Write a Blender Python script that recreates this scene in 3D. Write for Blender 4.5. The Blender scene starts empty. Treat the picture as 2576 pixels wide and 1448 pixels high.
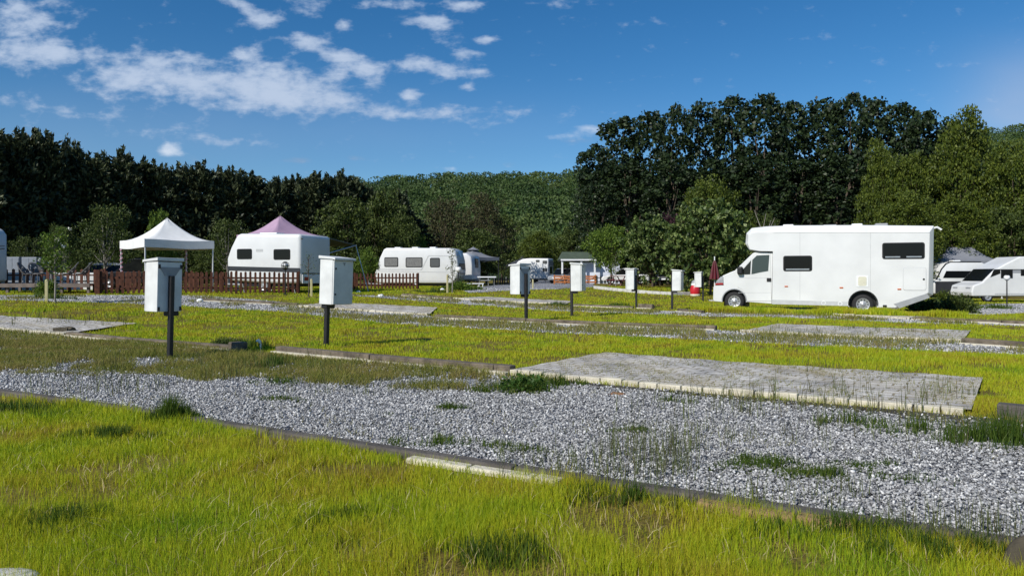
import bpy, bmesh, math
import numpy as np
from mathutils import Vector, Matrix

rng = np.random.default_rng(11)
sc = bpy.context.scene
col = sc.collection
# ------------------------------------------------------------------ camera model
# the photograph read at 2575 px width: focal length F px, centre CX, horizon row HY, eye height HC
F, CX, HY, HC = 1850.7, 1287.5, 694.0, 1.25
PI = math.pi
rad = math.radians


def S01(t):
    t = np.clip(t, 0, 1)
    return t * t * (3 - 2 * t)


def T(x, y):
    """height of the terrain"""
    x = np.asarray(x, float)
    y = np.asarray(y, float)
    s = y - 1.1 * x
    z = .52 * S01((s - 22) / 22)
    z = z - .016 * np.clip(x - 9, 0, 26) * S01((y - 18) / 10)
    z = z + .012 * np.sin(x * .9 + 1.3) * np.sin(y * .7) * S01((y - 3) / 3)
    return z


def Tz(x, y):
    return float(T(x, y))


def P(X, Y):
    """the point of the terrain seen at X, Y"""
    u = (X - CX) / F
    z = 0.0
    for _ in range(80):
        d = (HC - z) * F / max(Y - HY, 4)
        z = .7 * z + .3 * Tz(u * d, d)
    return Vector((u * d, d, Tz(u * d, d)))


def PD(X, d):
    x = (X - CX) / F * d
    return Vector((x, d, Tz(x, d)))


def ZY(Y, d):
    return HC + (HY - Y) / F * d


def vnoise(x, y, scale, seed):
    r = np.random.default_rng(seed)
    g = r.random((64, 64))
    fx, fy = np.asarray(x) / scale + 1000.3, np.asarray(y) / scale + 1000.7
    ix, iy = np.floor(fx).astype(int), np.floor(fy).astype(int)
    tx, ty = S01(fx - ix), S01(fy - iy)
    a = g[ix % 64, iy % 64]
    b = g[(ix + 1) % 64, iy % 64]
    c = g[ix % 64, (iy + 1) % 64]
    d = g[(ix + 1) % 64, (iy + 1) % 64]
    return (a * (1 - tx) + b * tx) * (1 - ty) + (c * (1 - tx) + d * tx) * ty


# ------------------------------------------------------------------ materials
MATS = {}


def nodes_of(m):
    m.use_nodes = True
    return m.node_tree.nodes, m.node_tree.links


def M(name, c, rough=.55, metal=0., var=.12, scale=6., bump=0., bscale=40., spec=.4, coat=0.):
    """a painted or plain surface with a little procedural wear"""
    if name in MATS:
        return MATS[name]
    m = bpy.data.materials.new(name)
    n, l = nodes_of(m)
    b = n['Principled BSDF']
    b.inputs['Roughness'].default_value = rough
    b.inputs['Metallic'].default_value = metal
    b.inputs['Specular IOR Level'].default_value = spec
    if coat:
        b.inputs['Coat Weight'].default_value = coat
        b.inputs['Coat Roughness'].default_value = .08
    tc = n.new('ShaderNodeTexCoord')
    nz = n.new('ShaderNodeTexNoise')
    nz.inputs['Scale'].default_value = scale
    nz.inputs['Detail'].default_value = 6
    l.new(tc.outputs['Object'], nz.inputs['Vector'])
    rp = n.new('ShaderNodeValToRGB')
    rp.color_ramp.elements[0].position = .3
    rp.color_ramp.elements[1].position = .7
    lo = [max(0, v * (1 - var)) for v in c]
    hi = [min(1, v * (1 + var * .6)) for v in c]
    rp.color_ramp.elements[0].color = (*lo, 1)
    rp.color_ramp.elements[1].color = (*hi, 1)
    l.new(nz.outputs['Fac'], rp.inputs['Fac'])
    l.new(rp.outputs['Color'], b.inputs['Base Color'])
    if bump:
        n2 = n.new('ShaderNodeTexNoise')
        n2.inputs['Scale'].default_value = bscale
        n2.inputs['Detail'].default_value = 5
        l.new(tc.outputs['Object'], n2.inputs['Vector'])
        bp = n.new('ShaderNodeBump')
        bp.inputs['Strength'].default_value = bump
        bp.inputs['Distance'].default_value = .02
        l.new(n2.outputs['Fac'], bp.inputs['Height'])
        l.new(bp.outputs['Normal'], b.inputs['Normal'])
    MATS[name] = m
    return m


def leafmat(name, stops, trans=.25, rough=.55, spec=.25, patch=None):
    """foliage: each leaf takes its own colour from the ramp; slow noise shifts whole patches"""
    if name in MATS:
        return MATS[name]
    m = bpy.data.materials.new(name)
    n, l = nodes_of(m)
    b = n['Principled BSDF']
    out = n['Material Output']
    b.inputs['Roughness'].default_value = rough
    b.inputs['Specular IOR Level'].default_value = spec
    g = n.new('ShaderNodeNewGeometry')
    rp = n.new('ShaderNodeValToRGB')
    e = rp.color_ramp.elements
    while len(e) < len(stops):
        e.new(.5)
    for i, (p, c) in enumerate(stops):
        e[i].position = p
        e[i].color = (*c, 1)
    fac = g.outputs['Random Per Island']
    if patch:
        tc = n.new('ShaderNodeTexCoord')
        nz = n.new('ShaderNodeTexNoise')
        nz.inputs['Scale'].default_value = patch[0]
        nz.inputs['Detail'].default_value = 3
        l.new(g.outputs['Position'], nz.inputs['Vector'])
        mr = n.new('ShaderNodeMapRange')
        mr.inputs['From Min'].default_value = .3
        mr.inputs['From Max'].default_value = .7
        l.new(nz.outputs['Fac'], mr.inputs['Value'])
        mx = n.new('ShaderNodeMix')
        mx.inputs['Factor'].default_value = patch[1]
        l.new(fac, mx.inputs['A'])
        l.new(mr.outputs['Result'], mx.inputs['B'])
        fac = mx.outputs['Result']
    l.new(fac, rp.inputs['Fac'])
    l.new(rp.outputs['Color'], b.inputs['Base Color'])
    if trans:
        t = n.new('ShaderNodeBsdfTranslucent')
        l.new(rp.outputs['Color'], t.inputs['Color'])
        ms = n.new('ShaderNodeMixShader')
        ms.inputs['Fac'].default_value = trans
        l.new(b.outputs['BSDF'], ms.inputs[1])
        l.new(t.outputs['BSDF'], ms.inputs[2])
        l.new(ms.outputs['Shader'], out.inputs['Surface'])
    MATS[name] = m
    return m


def groundmat(name, c1, c2, c3, scale, fine, bump, dist=.02):
    m = bpy.data.materials.new(name)
    n, l = nodes_of(m)
    b = n['Principled BSDF']
    b.inputs['Roughness'].default_value = .9
    b.inputs['Specular IOR Level'].default_value = .15
    g = n.new('ShaderNodeNewGeometry')
    a = n.new('ShaderNodeTexNoise')
    a.inputs['Scale'].default_value = scale
    a.inputs['Detail'].default_value = 8
    f = n.new('ShaderNodeTexNoise')
    f.inputs['Scale'].default_value = fine
    f.inputs['Detail'].default_value = 4
    l.new(g.outputs['Position'], a.inputs['Vector'])
    l.new(g.outputs['Position'], f.inputs['Vector'])
    r1 = n.new('ShaderNodeValToRGB')
    r1.color_ramp.elements[0].position = .38
    r1.color_ramp.elements[1].position = .62
    r1.color_ramp.elements[0].color = (*c1, 1)
    r1.color_ramp.elements[1].color = (*c2, 1)
    l.new(a.outputs['Fac'], r1.inputs['Fac'])
    mx = n.new('ShaderNodeMix')
    mx.data_type = 'RGBA'
    r2 = n.new('ShaderNodeMapRange')
    r2.inputs['From Min'].default_value = .45
    r2.inputs['From Max'].default_value = .7
    r2.inputs['To Max'].default_value = .8
    l.new(f.outputs['Fac'], r2.inputs['Value'])
    l.new(r2.outputs['Result'], mx.inputs['Factor'])
    l.new(r1.outputs['Color'], mx.inputs['A'])
    mx.inputs['B'].default_value = (*c3, 1)
    l.new(mx.outputs['Result'], b.inputs['Base Color'])
    bp = n.new('ShaderNodeBump')
    bp.inputs['Strength'].default_value = bump
    bp.inputs['Distance'].default_value = dist
    l.new(f.outputs['Fac'], bp.inputs['Height'])
    l.new(bp.outputs['Normal'], b.inputs['Normal'])
    return m


def gravelmat():
    m = bpy.data.materials.new('gravel_bed')
    n, l = nodes_of(m)
    b = n['Principled BSDF']
    b.inputs['Roughness'].default_value = .85
    g = n.new('ShaderNodeNewGeometry')
    v = n.new('ShaderNodeTexVoronoi')
    v.inputs['Scale'].default_value = 42
    l.new(g.outputs['Position'], v.inputs['Vector'])
    hsv = n.new('ShaderNodeSeparateColor')
    l.new(v.outputs['Color'], hsv.inputs['Color'])
    rp = n.new('ShaderNodeValToRGB')
    e = rp.color_ramp.elements
    e[0].position, e[0].color = 0, (.10, .10, .105, 1)
    e[1].position, e[1].color = 1, (.6, .6, .62, 1)
    k = e.new(.5)
    k.color = (.2, .21, .24, 1)
    l.new(hsv.outputs['Red'], rp.inputs['Fac'])
    mx = n.new('ShaderNodeMix')
    mx.data_type = 'RGBA'
    nz = n.new('ShaderNodeTexNoise')
    nz.inputs['Scale'].default_value = .9
    nz.inputs['Detail'].default_value = 6
    l.new(g.outputs['Position'], nz.inputs['Vector'])
    mr = n.new('ShaderNodeMapRange')
    mr.inputs['From Min'].default_value = .5
    mr.inputs['From Max'].default_value = .68
    mr.inputs['To Max'].default_value = .75
    l.new(nz.outputs['Fac'], mr.inputs['Value'])
    l.new(mr.outputs['Result'], mx.inputs['Factor'])
    l.new(rp.outputs['Color'], mx.inputs['A'])
    mx.inputs['B'].default_value = (.085, .08, .05, 1)
    l.new(mx.outputs['Result'], b.inputs['Base Color'])
    bp = n.new('ShaderNodeBump')
    bp.invert = True
    bp.inputs['Strength'].default_value = 1
    bp.inputs['Distance'].default_value = .02
    l.new(v.outputs['Distance'], bp.inputs['Height'])
    l.new(bp.outputs['Normal'], b.inputs['Normal'])
    return m


def paver_mat():
    """small grey setts, weathered, sandy joints"""
    m = bpy.data.materials.new('pavers')
    n, l = nodes_of(m)
    b = n['Principled BSDF']
    b.inputs['Roughness'].default_value = .85
    tc = n.new('ShaderNodeTexCoord')
    br = n.new('ShaderNodeTexBrick')
    br.inputs['Scale'].default_value = 1
    br.inputs['Brick Width'].default_value = .24
    br.inputs['Row Height'].default_value = .16
    br.inputs['Mortar Size'].default_value = .012
    br.inputs['Mortar Smooth'].default_value = .4
    br.inputs['Color1'].default_value = (.49, .465, .43, 1)
    br.inputs['Color2'].default_value = (.64, .615, .575, 1)
    br.inputs['Mortar'].default_value = (.27, .23, .15, 1)
    nw = n.new('ShaderNodeTexNoise')
    nw.inputs['Scale'].default_value = 2.2
    nw.inputs['Detail'].default_value = 3
    l.new(tc.outputs['UV'], nw.inputs['Vector'])
    wv = n.new('ShaderNodeMix')
    wv.data_type = 'RGBA'
    wv.blend_type = 'LINEAR_LIGHT'
    wv.inputs['Factor'].default_value = .045
    l.new(tc.outputs['UV'], wv.inputs['A'])
    l.new(nw.outputs['Color'], wv.inputs['B'])
    l.new(wv.outputs['Result'], br.inputs['Vector'])
    nz = n.new('ShaderNodeTexNoise')
    nz.inputs['Scale'].default_value = 1.3
    nz.inputs['Detail'].default_value = 9
    nz.inputs['Roughness'].default_value = .7
    l.new(tc.outputs['UV'], nz.inputs['Vector'])
    rp = n.new('ShaderNodeValToRGB')
    rp.color_ramp.elements[0].position = .36
    rp.color_ramp.elements[1].position = .56
    rp.color_ramp.elements[0].color = (.50, .50, .51, 1)
    rp.color_ramp.elements[1].color = (1, .99, .96, 1)
    l.new(nz.outputs['Fac'], rp.inputs['Fac'])
    mx = n.new('ShaderNodeMix')
    mx.data_type = 'RGBA'
    mx.blend_type = 'MULTIPLY'
    mx.inputs['Factor'].default_value = 1
    l.new(br.outputs['Color'], mx.inputs['A'])
    l.new(rp.outputs['Color'], mx.inputs['B'])
    # dry moss and dust in large soft patches
    n2 = n.new('ShaderNodeTexNoise')
    n2.inputs['Scale'].default_value = .7
    n2.inputs['Detail'].default_value = 10
    n2.inputs['Roughness'].default_value = .75
    l.new(tc.outputs['UV'], n2.inputs['Vector'])
    mr = n.new('ShaderNodeMapRange')
    mr.inputs['From Min'].default_value = .47
    mr.inputs['From Max'].default_value = .66
    mr.inputs['To Max'].default_value = .75
    l.new(n2.outputs['Fac'], mr.inputs['Value'])
    m2 = n.new('ShaderNodeMix')
    m2.data_type = 'RGBA'
    l.new(mr.outputs['Result'], m2.inputs['Factor'])
    l.new(mx.outputs['Result'], m2.inputs['A'])
    m2.inputs['B'].default_value = (.36, .29, .15, 1)
    l.new(m2.outputs['Result'], b.inputs['Base Color'])
    n3 = n.new('ShaderNodeTexNoise')
    n3.inputs['Scale'].default_value = 35
    l.new(tc.outputs['UV'], n3.inputs['Vector'])
    ad = n.new('ShaderNodeMath')
    ad.operation = 'MULTIPLY_ADD'
    ad.inputs[1].default_value = -1.2
    l.new(br.outputs['Fac'], ad.inputs[0])
    l.new(n3.outputs['Fac'], ad.inputs[2])
    bp = n.new('ShaderNodeBump')
    bp.inputs['Strength'].default_value = .8
    bp.inputs['Distance'].default_value = .012
    l.new(ad.outputs['Value'], bp.inputs['Height'])
    l.new(bp.outputs['Normal'], b.inputs['Normal'])
    return m


def glassmat(name, c=(.012, .013, .015), rough=.06):
    if name in MATS:
        return MATS[name]
    m = bpy.data.materials.new(name)
    n, l = nodes_of(m)
    b = n['Principled BSDF']
    b.inputs['Base Color'].default_value = (*c, 1)
    b.inputs['Roughness'].default_value = rough
    b.inputs['Specular IOR Level'].default_value = .22
    MATS[name] = m
    return m


WHITE = M('white_gelcoat', (.68, .685, .675), .32, var=.09, scale=1.1, coat=.3)
WHITE2 = M('white_panel', (.76, .77, .765), .4, var=.06, scale=2)
BOXPAINT = M('box_paint', (.68, .69, .67), .42, var=.16, scale=4)
GREYP = M('grey_plastic', (.30, .31, .32), .5, var=.1)
SKIRT = M('pale_grey_skirt', (.48, .49, .49), .5, var=.1)
GRAPH = M('graphite_paint', (.035, .036, .04), .4, var=.15)
BLACK = M('black_plastic', (.012, .012, .013), .5, var=.2)
STEEL = M('black_steel', (.016, .015, .016), .5, var=.3, scale=9)
RUBBER = M('rubber', (.018, .018, .019), .8, var=.2)
RIM = M('wheel_rim', (.42, .43, .44), .4, metal=.5, var=.1)
ALU = M('aluminium', (.55, .56, .57), .35, metal=.8, var=.1)
GLASS = glassmat('dark_glass', (.006, .007, .008), .12)
GLASSG = glassmat('grey_glass', (.10, .105, .105), .25)
BLIND = M('window_blind', (.17, .17, .165), .7, var=.3, scale=14)
AMBER = M('amber_lens', (.55, .12, .02), .3)
REDL = M('red_lens', (.35, .02, .02), .3)
LAMPG = M('lamp_glass', (.35, .36, .38), .1, var=.3, scale=9, spec=.6)
CREAM = M('cream_plastic', (.62, .60, .47), .5)
WOOD = M('stained_wood', (.105, .035, .016), .65, var=.5, scale=9, bump=.4)
WOODO = M('orange_wood', (.42, .15, .045), .65, var=.35, scale=7, bump=.3)
DECK = M('deck_wood', (.17, .135, .115), .75, var=.3, scale=4, bump=.3)
WICKER = M('wicker', (.15, .145, .14), .7, var=.4, scale=60, bump=.5, bscale=120)
CANVAS = M('white_canvas', (.74, .74, .72), .8, var=.06, scale=3, bump=.15, bscale=5)
MAUVE = M('mauve_canvas', (.40, .27, .37), .8, var=.08, scale=3, bump=.1, bscale=5)
GREYC = M('grey_canvas', (.19, .20, .225), .8, var=.1, scale=3, bump=.1, bscale=5)
DKC = M('dark_canvas', (.055, .06, .075), .8, var=.15, scale=3)
KERB = M('kerb_concrete', (.15, .122, .09), .9, var=.6, scale=5, bump=.8, bscale=28)
KERBD = M('dark_kerb', (.10, .088, .075), .9, var=.4, scale=5, bump=.8, bscale=28)
CREAMSTONE = M('cream_stone', (.60, .55, .43), .85, var=.25, scale=4, bump=.5, bscale=30)
PALESTONE = M('pale_stone', (.55, .54, .50), .9, var=.2, scale=5, bump=.5, bscale=25)
BARK = M('bark', (.10, .075, .055), .9, var=.5, scale=7, bump=.8, bscale=20)
BARKP = M('pale_bark', (.27, .25, .22), .9, var=.35, scale=9, bump=.5, bscale=30)
STAKE = M('yellow_stake', (.56, .50, .27), .7, var=.15, scale=9)
GREENROOF = M('green_roof', (.075, .10, .065), .7, var=.25, scale=2)
WALLP = M('white_wall_paint', (.66, .70, .80), .8, var=.08, scale=1)
REDP = M('red_paint', (.50, .02, .03), .35, var=.2, scale=8)
REDD = M('shaded_dark_red', (.10, .008, .014), .5, var=.3, scale=6)  # red lowered so the colour carries the shade on the folded parasol
SILVER = M('silver_paint', (.36, .38, .41), .3, metal=.4, var=.1)
CARB = M('black_car_paint', (.012, .012, .014), .25, var=.1, coat=.5)
MILK = M('milk_globe', (.8, .8, .78), .25, var=.05)

# ------------------------------------------------------------------ mesh helpers


def mesh_np(name, V, Fa, mat, smooth=False):
    me = bpy.data.meshes.new(name)
    V = np.ascontiguousarray(V, np.float32)
    Fa = np.ascontiguousarray(Fa, np.int32)
    k = Fa.shape[1]
    me.vertices.add(len(V))
    me.vertices.foreach_set('co', V.ravel())
    me.loops.add(Fa.size)
    me.loops.foreach_set('vertex_index', Fa.ravel())
    me.polygons.add(len(Fa))
    me.polygons.foreach_set('loop_start', np.arange(0, Fa.size, k, dtype=np.int32))
    me.polygons.foreach_set('loop_total', np.full(len(Fa), k, np.int32))
    if smooth:
        me.polygons.foreach_set('use_smooth', np.ones(len(Fa), bool))
    me.update(calc_edges=True)
    me.materials.append(mat)
    return me


def link(name, data, parent=None):
    o = bpy.data.objects.new(name, data)
    col.objects.link(o)
    if parent is not None:
        o.parent = parent
    return o


def obj(name, bm, mat, parent=None, bevel=0., seg=2, smooth=False, angle=40, label=None):
    bmesh.ops.recalc_face_normals(bm, faces=bm.faces)
    me = bpy.data.meshes.new(name)
    if smooth:
        for f in bm.faces:
            f.smooth = True
    bm.to_mesh(me)
    bm.free()
    me.materials.append(mat)
    o = link(name, me, parent)
    if bevel:
        b = o.modifiers.new('bevel', 'BEVEL')
        b.width = bevel
        b.segments = seg
        b.limit_method = 'ANGLE'
        b.angle_limit = rad(angle)
    if label:
        o['label'] = label
    return o


def tag(o, label, cat, group=None):
    o['label'] = label
    o['category'] = cat
    if group:
        o['group'] = group
    return o


def struct(o, label=None):
    o['kind'] = 'structure'
    if label:
        o['label'] = label
    return o


def thing(name, label, cat, loc=(0, 0, 0), rz=0., group=None):
    o = bpy.data.objects.new(name, None)
    o.empty_display_size = .1
    col.objects.link(o)
    o.location = loc
    o.rotation_euler = (0, 0, rz)
    return tag(o, label, cat, group)


def dup(root, loc, rz, label, group=None, scale=None):
    r = root.copy()
    col.objects.link(r)
    r.location = loc
    r.rotation_euler = (0, 0, rz)
    if scale:
        r.scale = scale
    r['label'] = label
    if group:
        r['group'] = group
    for ch in list(root.children):
        c = ch.copy()
        col.objects.link(c)
        c.parent = r
        for g in ch.children:
            d = g.copy()
            col.objects.link(d)
            d.parent = c
    return r


def box(bm, x0, x1, y0, y1, z0, z1):
    vs = [bm.verts.new(p) for p in ((x0, y0, z0), (x1, y0, z0), (x1, y1, z0), (x0, y1, z0),
                                    (x0, y0, z1), (x1, y0, z1), (x1, y1, z1), (x0, y1, z1))]
    for q in ((0, 3, 2, 1), (4, 5, 6, 7), (0, 1, 5, 4), (1, 2, 6, 5), (2, 3, 7, 6), (3, 0, 4, 7)):
        bm.faces.new([vs[i] for i in q])
    return vs


def prism(bm, pts, y0, y1):
    """a polygon in x, z drawn out along y"""
    a = [bm.verts.new((p[0], y0, p[1])) for p in pts]
    b = [bm.verts.new((p[0], y1, p[1])) for p in pts]
    bm.faces.new(a)
    bm.faces.new(list(reversed(b)))
    n = len(pts)
    for i in range(n):
        j = (i + 1) % n
        bm.faces.new((a[i], b[i], b[j], a[j]))
    return a, b


def rrect(x0, x1, z0, z1, r, n=4):
    if x0 > x1:
        x0, x1 = x1, x0
    if z0 > z1:
        z0, z1 = z1, z0
    out = []
    for cx, cz, a0 in ((x1 - r, z1 - r, 0), (x0 + r, z1 - r, 90), (x0 + r, z0 + r, 180), (x1 - r, z0 + r, 270)):
        for k in range(n + 1):
            a = rad(a0 + 90 * k / n)
            out.append((cx + r * math.cos(a), cz + r * math.sin(a)))
    return out


def lathe_y(bm, prof, cx, cz, n=28):
    """profile of (radius, y) turned about a line along y"""
    rings = []
    for r, y in prof:
        if r < 1e-5:
            rings.append([bm.verts.new((cx, y, cz))])
        else:
            rings.append([bm.verts.new((cx + r * math.cos(2 * PI * k / n), y, cz + r * math.sin(2 * PI * k / n))) for k in range(n)])
    skin(bm, rings, n)


def lathe_z(bm, prof, cx=0, cy=0, n=16):
    rings = []
    for r, z in prof:
        if r < 1e-5:
            rings.append([bm.verts.new((cx, cy, z))])
        else:
            rings.append([bm.verts.new((cx + r * math.cos(2 * PI * k / n), cy + r * math.sin(2 * PI * k / n), z)) for k in range(n)])
    skin(bm, rings, n)


def skin(bm, rings, n):
    for a, b in zip(rings, rings[1:]):
        for k in range(n):
            j = (k + 1) % n
            if len(a) == 1 and len(b) == 1:
                continue
            if len(a) == 1:
                bm.faces.new((a[0], b[k], b[j]))
            elif len(b) == 1:
                bm.faces.new((a[k], a[j], b[0]))
            else:
                bm.faces.new((a[k], a[j], b[j], b[k]))


def tube(bm, pts, radii, n=6):
    pts = [Vector(p) for p in pts]
    if not hasattr(radii, '__len__'):
        radii = [radii] * len(pts)
    rings = []
    for i, p in enumerate(pts):
        d = (pts[min(i + 1, len(pts) - 1)] - pts[max(i - 1, 0)]).normalized()
        a = d.cross(Vector((.3, .9, .2)) if abs(d.z) > .8 else Vector((0, 0, 1))).normalized()
        b = d.cross(a)
        rings.append([bm.verts.new(p + (a * math.cos(2 * PI * k / n) + b * math.sin(2 * PI * k / n)) * radii[i]) for k in range(n)])
    for r in (rings[0], rings[-1]):
        bm.faces.new(r)
    skin(bm, rings, n)


def BM():
    return bmesh.new()


class Plane:
    """a vertical plane through the column X0 at depth d0, turned by ang; maps photo pixels to local (along, height)"""

    def __init__(s, X0, d0, ang, base=None):
        s.d0, s.ang = d0, rad(ang)
        s.x0 = (X0 - CX) / F * d0
        s.c, s.s = math.cos(s.ang), math.sin(s.ang)
        s.base = Tz(s.x0, d0) if base is None else base

    def t(s, X):
        u = (X - CX) / F
        return (u * s.d0 - s.x0) / (s.c - u * s.s)

    def q(s, X, Y):
        t = s.t(X)
        return (t, HC + (HY - Y) / F * (s.d0 + t * s.s) - s.base)

    @property
    def loc(s):
        return (s.x0, s.d0, s.base)


# ------------------------------------------------------------------ ground layout
E1, E2 = np.array((.824, -.566)), np.array((.566, .824))


def n1(x):
    return 4.62 - .578 * np.asarray(x)


def pl(pts):
    xs, ys = [p[0] for p in pts], [p[1] for p in pts]
    return lambda x: np.interp(x, xs, ys)


F1 = pl([(-40, 36), (-20, 22.6), (-9.5, 15.5), (0, 9.15), (4.05, 6.42), (8, 3.8), (14, -.2)])
N2 = pl([(-60, 21), (-30, 22), (-17, 22.8), (-12.5, 23.2), (-7, 22.4), (-4.1, 20.3), (-2.2, 18.4), (0, 16.9), (3.35, 14.46), (6.65, 12.3), (12, 8.7), (30, -3.6)])
F2 = pl([(-60, 27), (-18.8, 27), (-14.4, 27.3), (-11.7, 27.8), (-7.6, 25.6), (-2.5, 22.3), (4.6, 16.75), (8.35, 14.0), (14, 10), (30, -1)])
N3 = pl([(-8, 31.2), (-2, 28.4), (6, 22.9), (30, 6.4)])
F3 = pl([(-8, 31.2), (-2, 31.0), (2, 28.3), (8, 24.15), (12, 21.5), (30, 9.2)])


def quad_e(a0, a1, b0, b1):
    return [tuple(E1 * a + E2 * b) for a, b in ((a0, b0), (a1, b0), (a1, b1), (a0, b1))]


def quad_p(*px):
    return [tuple(P(*p)[:2]) for p in px]


PADS = [quad_e(-5.34, -.34, 7.72, 10.35),
        quad_p((-70, 825), (160, 845), (345, 817), (-70, 794)),
        quad_e(-5.0, -.85, 16.2, 19.05),
        quad_p((752, 772), (1080, 794), (1100, 776), (830, 762)),
        quad_p((1900, 783), (2292, 804), (2395, 796), (1990, 778)),
        quad_p((1142, 752.5), (1420, 768), (1440, 759.5), (1222, 748.5))]


def in_quad(x, y, q):
    r = np.ones(np.shape(x), bool)
    for i in range(4):
        (ax, ay), (bx, by) = q[i], q[(i + 1) % 4]
        r &= ((bx - ax) * (y - ay) - (by - ay) * (x - ax)) > 0
    return r


def in_poly(x, y, q):
    r = np.zeros(np.shape(x), bool)
    n = len(q)
    for i in range(n):
        (ax, ay), (bx, by) = q[i], q[(i + 1) % n]
        c = ((ay > y) != (by > y)) & (x < (bx - ax) * (y - ay) / (by - ay + 1e-12) + ax)
        r ^= c
    return r


LANE = quad_p((1150, 727), (1290, 713), (1330, 706), (1405, 703), (1492, 702), (1530, 700.5), (1560, 701), (1520, 707), (1490, 715), (1500, 722), (1400, 727), (1330, 729), (1180, 737))
LANE2 = quad_p((2330, 790), (2420, 775), (2480, 765), (2600, 763), (2800, 765), (2800, 795), (2600, 787), (2480, 792))


def road_mask(x, y):
    r1 = (y > n1(x)) & (y < F1(x))
    r2 = (y > N2(x)) & (y < F2(x))
    r3 = (y > N3(x)) & (y < F3(x)) & (x > -8)
    return r1, r2, r3


def pad_mask(x, y):
    r = np.zeros(np.shape(x), bool)
    for q in PADS:
        r |= in_quad(x, y, q)
    return r


# ground sheet
def axis(lo, hi, step, far):
    a = list(np.arange(lo, hi + 1e-6, step))
    s, g = step, 1.25
    v = hi
    while v < far:
        s *= g
        v += s
        a.append(v)
    s, v = step, lo
    while v > -far:
        s *= g
        v -= s
        a.insert(0, v)
    return np.array(a)


gx, gy = axis(-30, 32, .4, 1500), axis(-1, 48, .4, 1500)
GX, GY = np.meshgrid(gx, gy, indexing='ij')
GZ = T(GX, GY)
nx, ny = len(gx), len(gy)
V = np.stack([GX.ravel(), GY.ravel(), GZ.ravel()], 1)
i, j = np.meshgrid(np.arange(nx - 1), np.arange(ny - 1), indexing='ij')
a = (i * ny + j).ravel()
Q = np.stack([a, a + ny, a + ny + 1, a + 1], 1)
SOIL = groundmat('soil_and_turf', (.13, .10, .022), (.19, .165, .024), (.08, .05, .022), .9, 38, .7)
struct(link('ground', mesh_np('ground', V, Q, SOIL, True)), 'mown yellow green turf over brown soil across the whole campsite')

GRAVEL = gravelmat()


def strip(name, xs, lo, hi, mat, label, n=8, dz=.004):
    V, Q = [], []
    for k, x in enumerate(xs):
        a, b = float(lo(x)), float(hi(x))
        for m in range(n + 1):
            y = a + (b - a) * m / n
            V.append((x, y, Tz(x, y) + dz))
    for k in range(len(xs) - 1):
        for m in range(n):
            b = k * (n + 1) + m
            Q.append((b, b + n + 1, b + n + 2, b + 1))
    return struct(link(name, mesh_np(name, np.array(V), np.array(Q), mat, True)), label)


strip('gravel_road', np.arange(-24, 10, .4), n1, F1, GRAVEL, 'grey crushed stone lane crossing the picture in front', 14)
strip('gravel_road', np.arange(-32, 26, .4), N2, F2, GRAVEL, 'narrow weedy gravel lane between first and second pitches', 10)
strip('gravel_road', np.arange(-7.9, 26, .4), N3, F3, GRAVEL, 'weedy gravel lane in front of the motorhome', 8)


def poly_sheet(name, q, mat, label, dz=.006, n=None):
    bm = BM()
    f = bm.faces.new([bm.verts.new((x, y, 0)) for x, y in q])
    bmesh.ops.triangulate(bm, faces=[f])
    for _ in range(4):
        es = [e for e in bm.edges if e.calc_length() > 1.2]
        if es:
            bmesh.ops.subdivide_edges(bm, edges=es, cuts=1)
            bmesh.ops.triangulate(bm, faces=[f for f in bm.faces if len(f.verts) > 4])
    for v in bm.verts:
        v.co.z = Tz(v.co.x, v.co.y) + dz
    for f in bm.faces:
        if f.normal.z < 0:
            f.normal_flip()
    return struct(obj(name, bm, mat), label)


poly_sheet('gravel_road', LANE, GRAVEL, 'grey gravel lane leading back to the green roofed building', .008)
poly_sheet('gravel_road', LANE2, GRAVEL, 'gravel lane past the lamp post at far right', .008)

poly_sheet('soil', quad_e(-5.1, .2, 7.22, 7.62), groundmat('dark_soil', (.045, .042, .036), (.075, .068, .055), (.13, .12, .105), 2.5, 60, .8),
           'strip of dark bare soil below the edge of the large paved pitch', .008)
PAVER = paver_mat()


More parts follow.
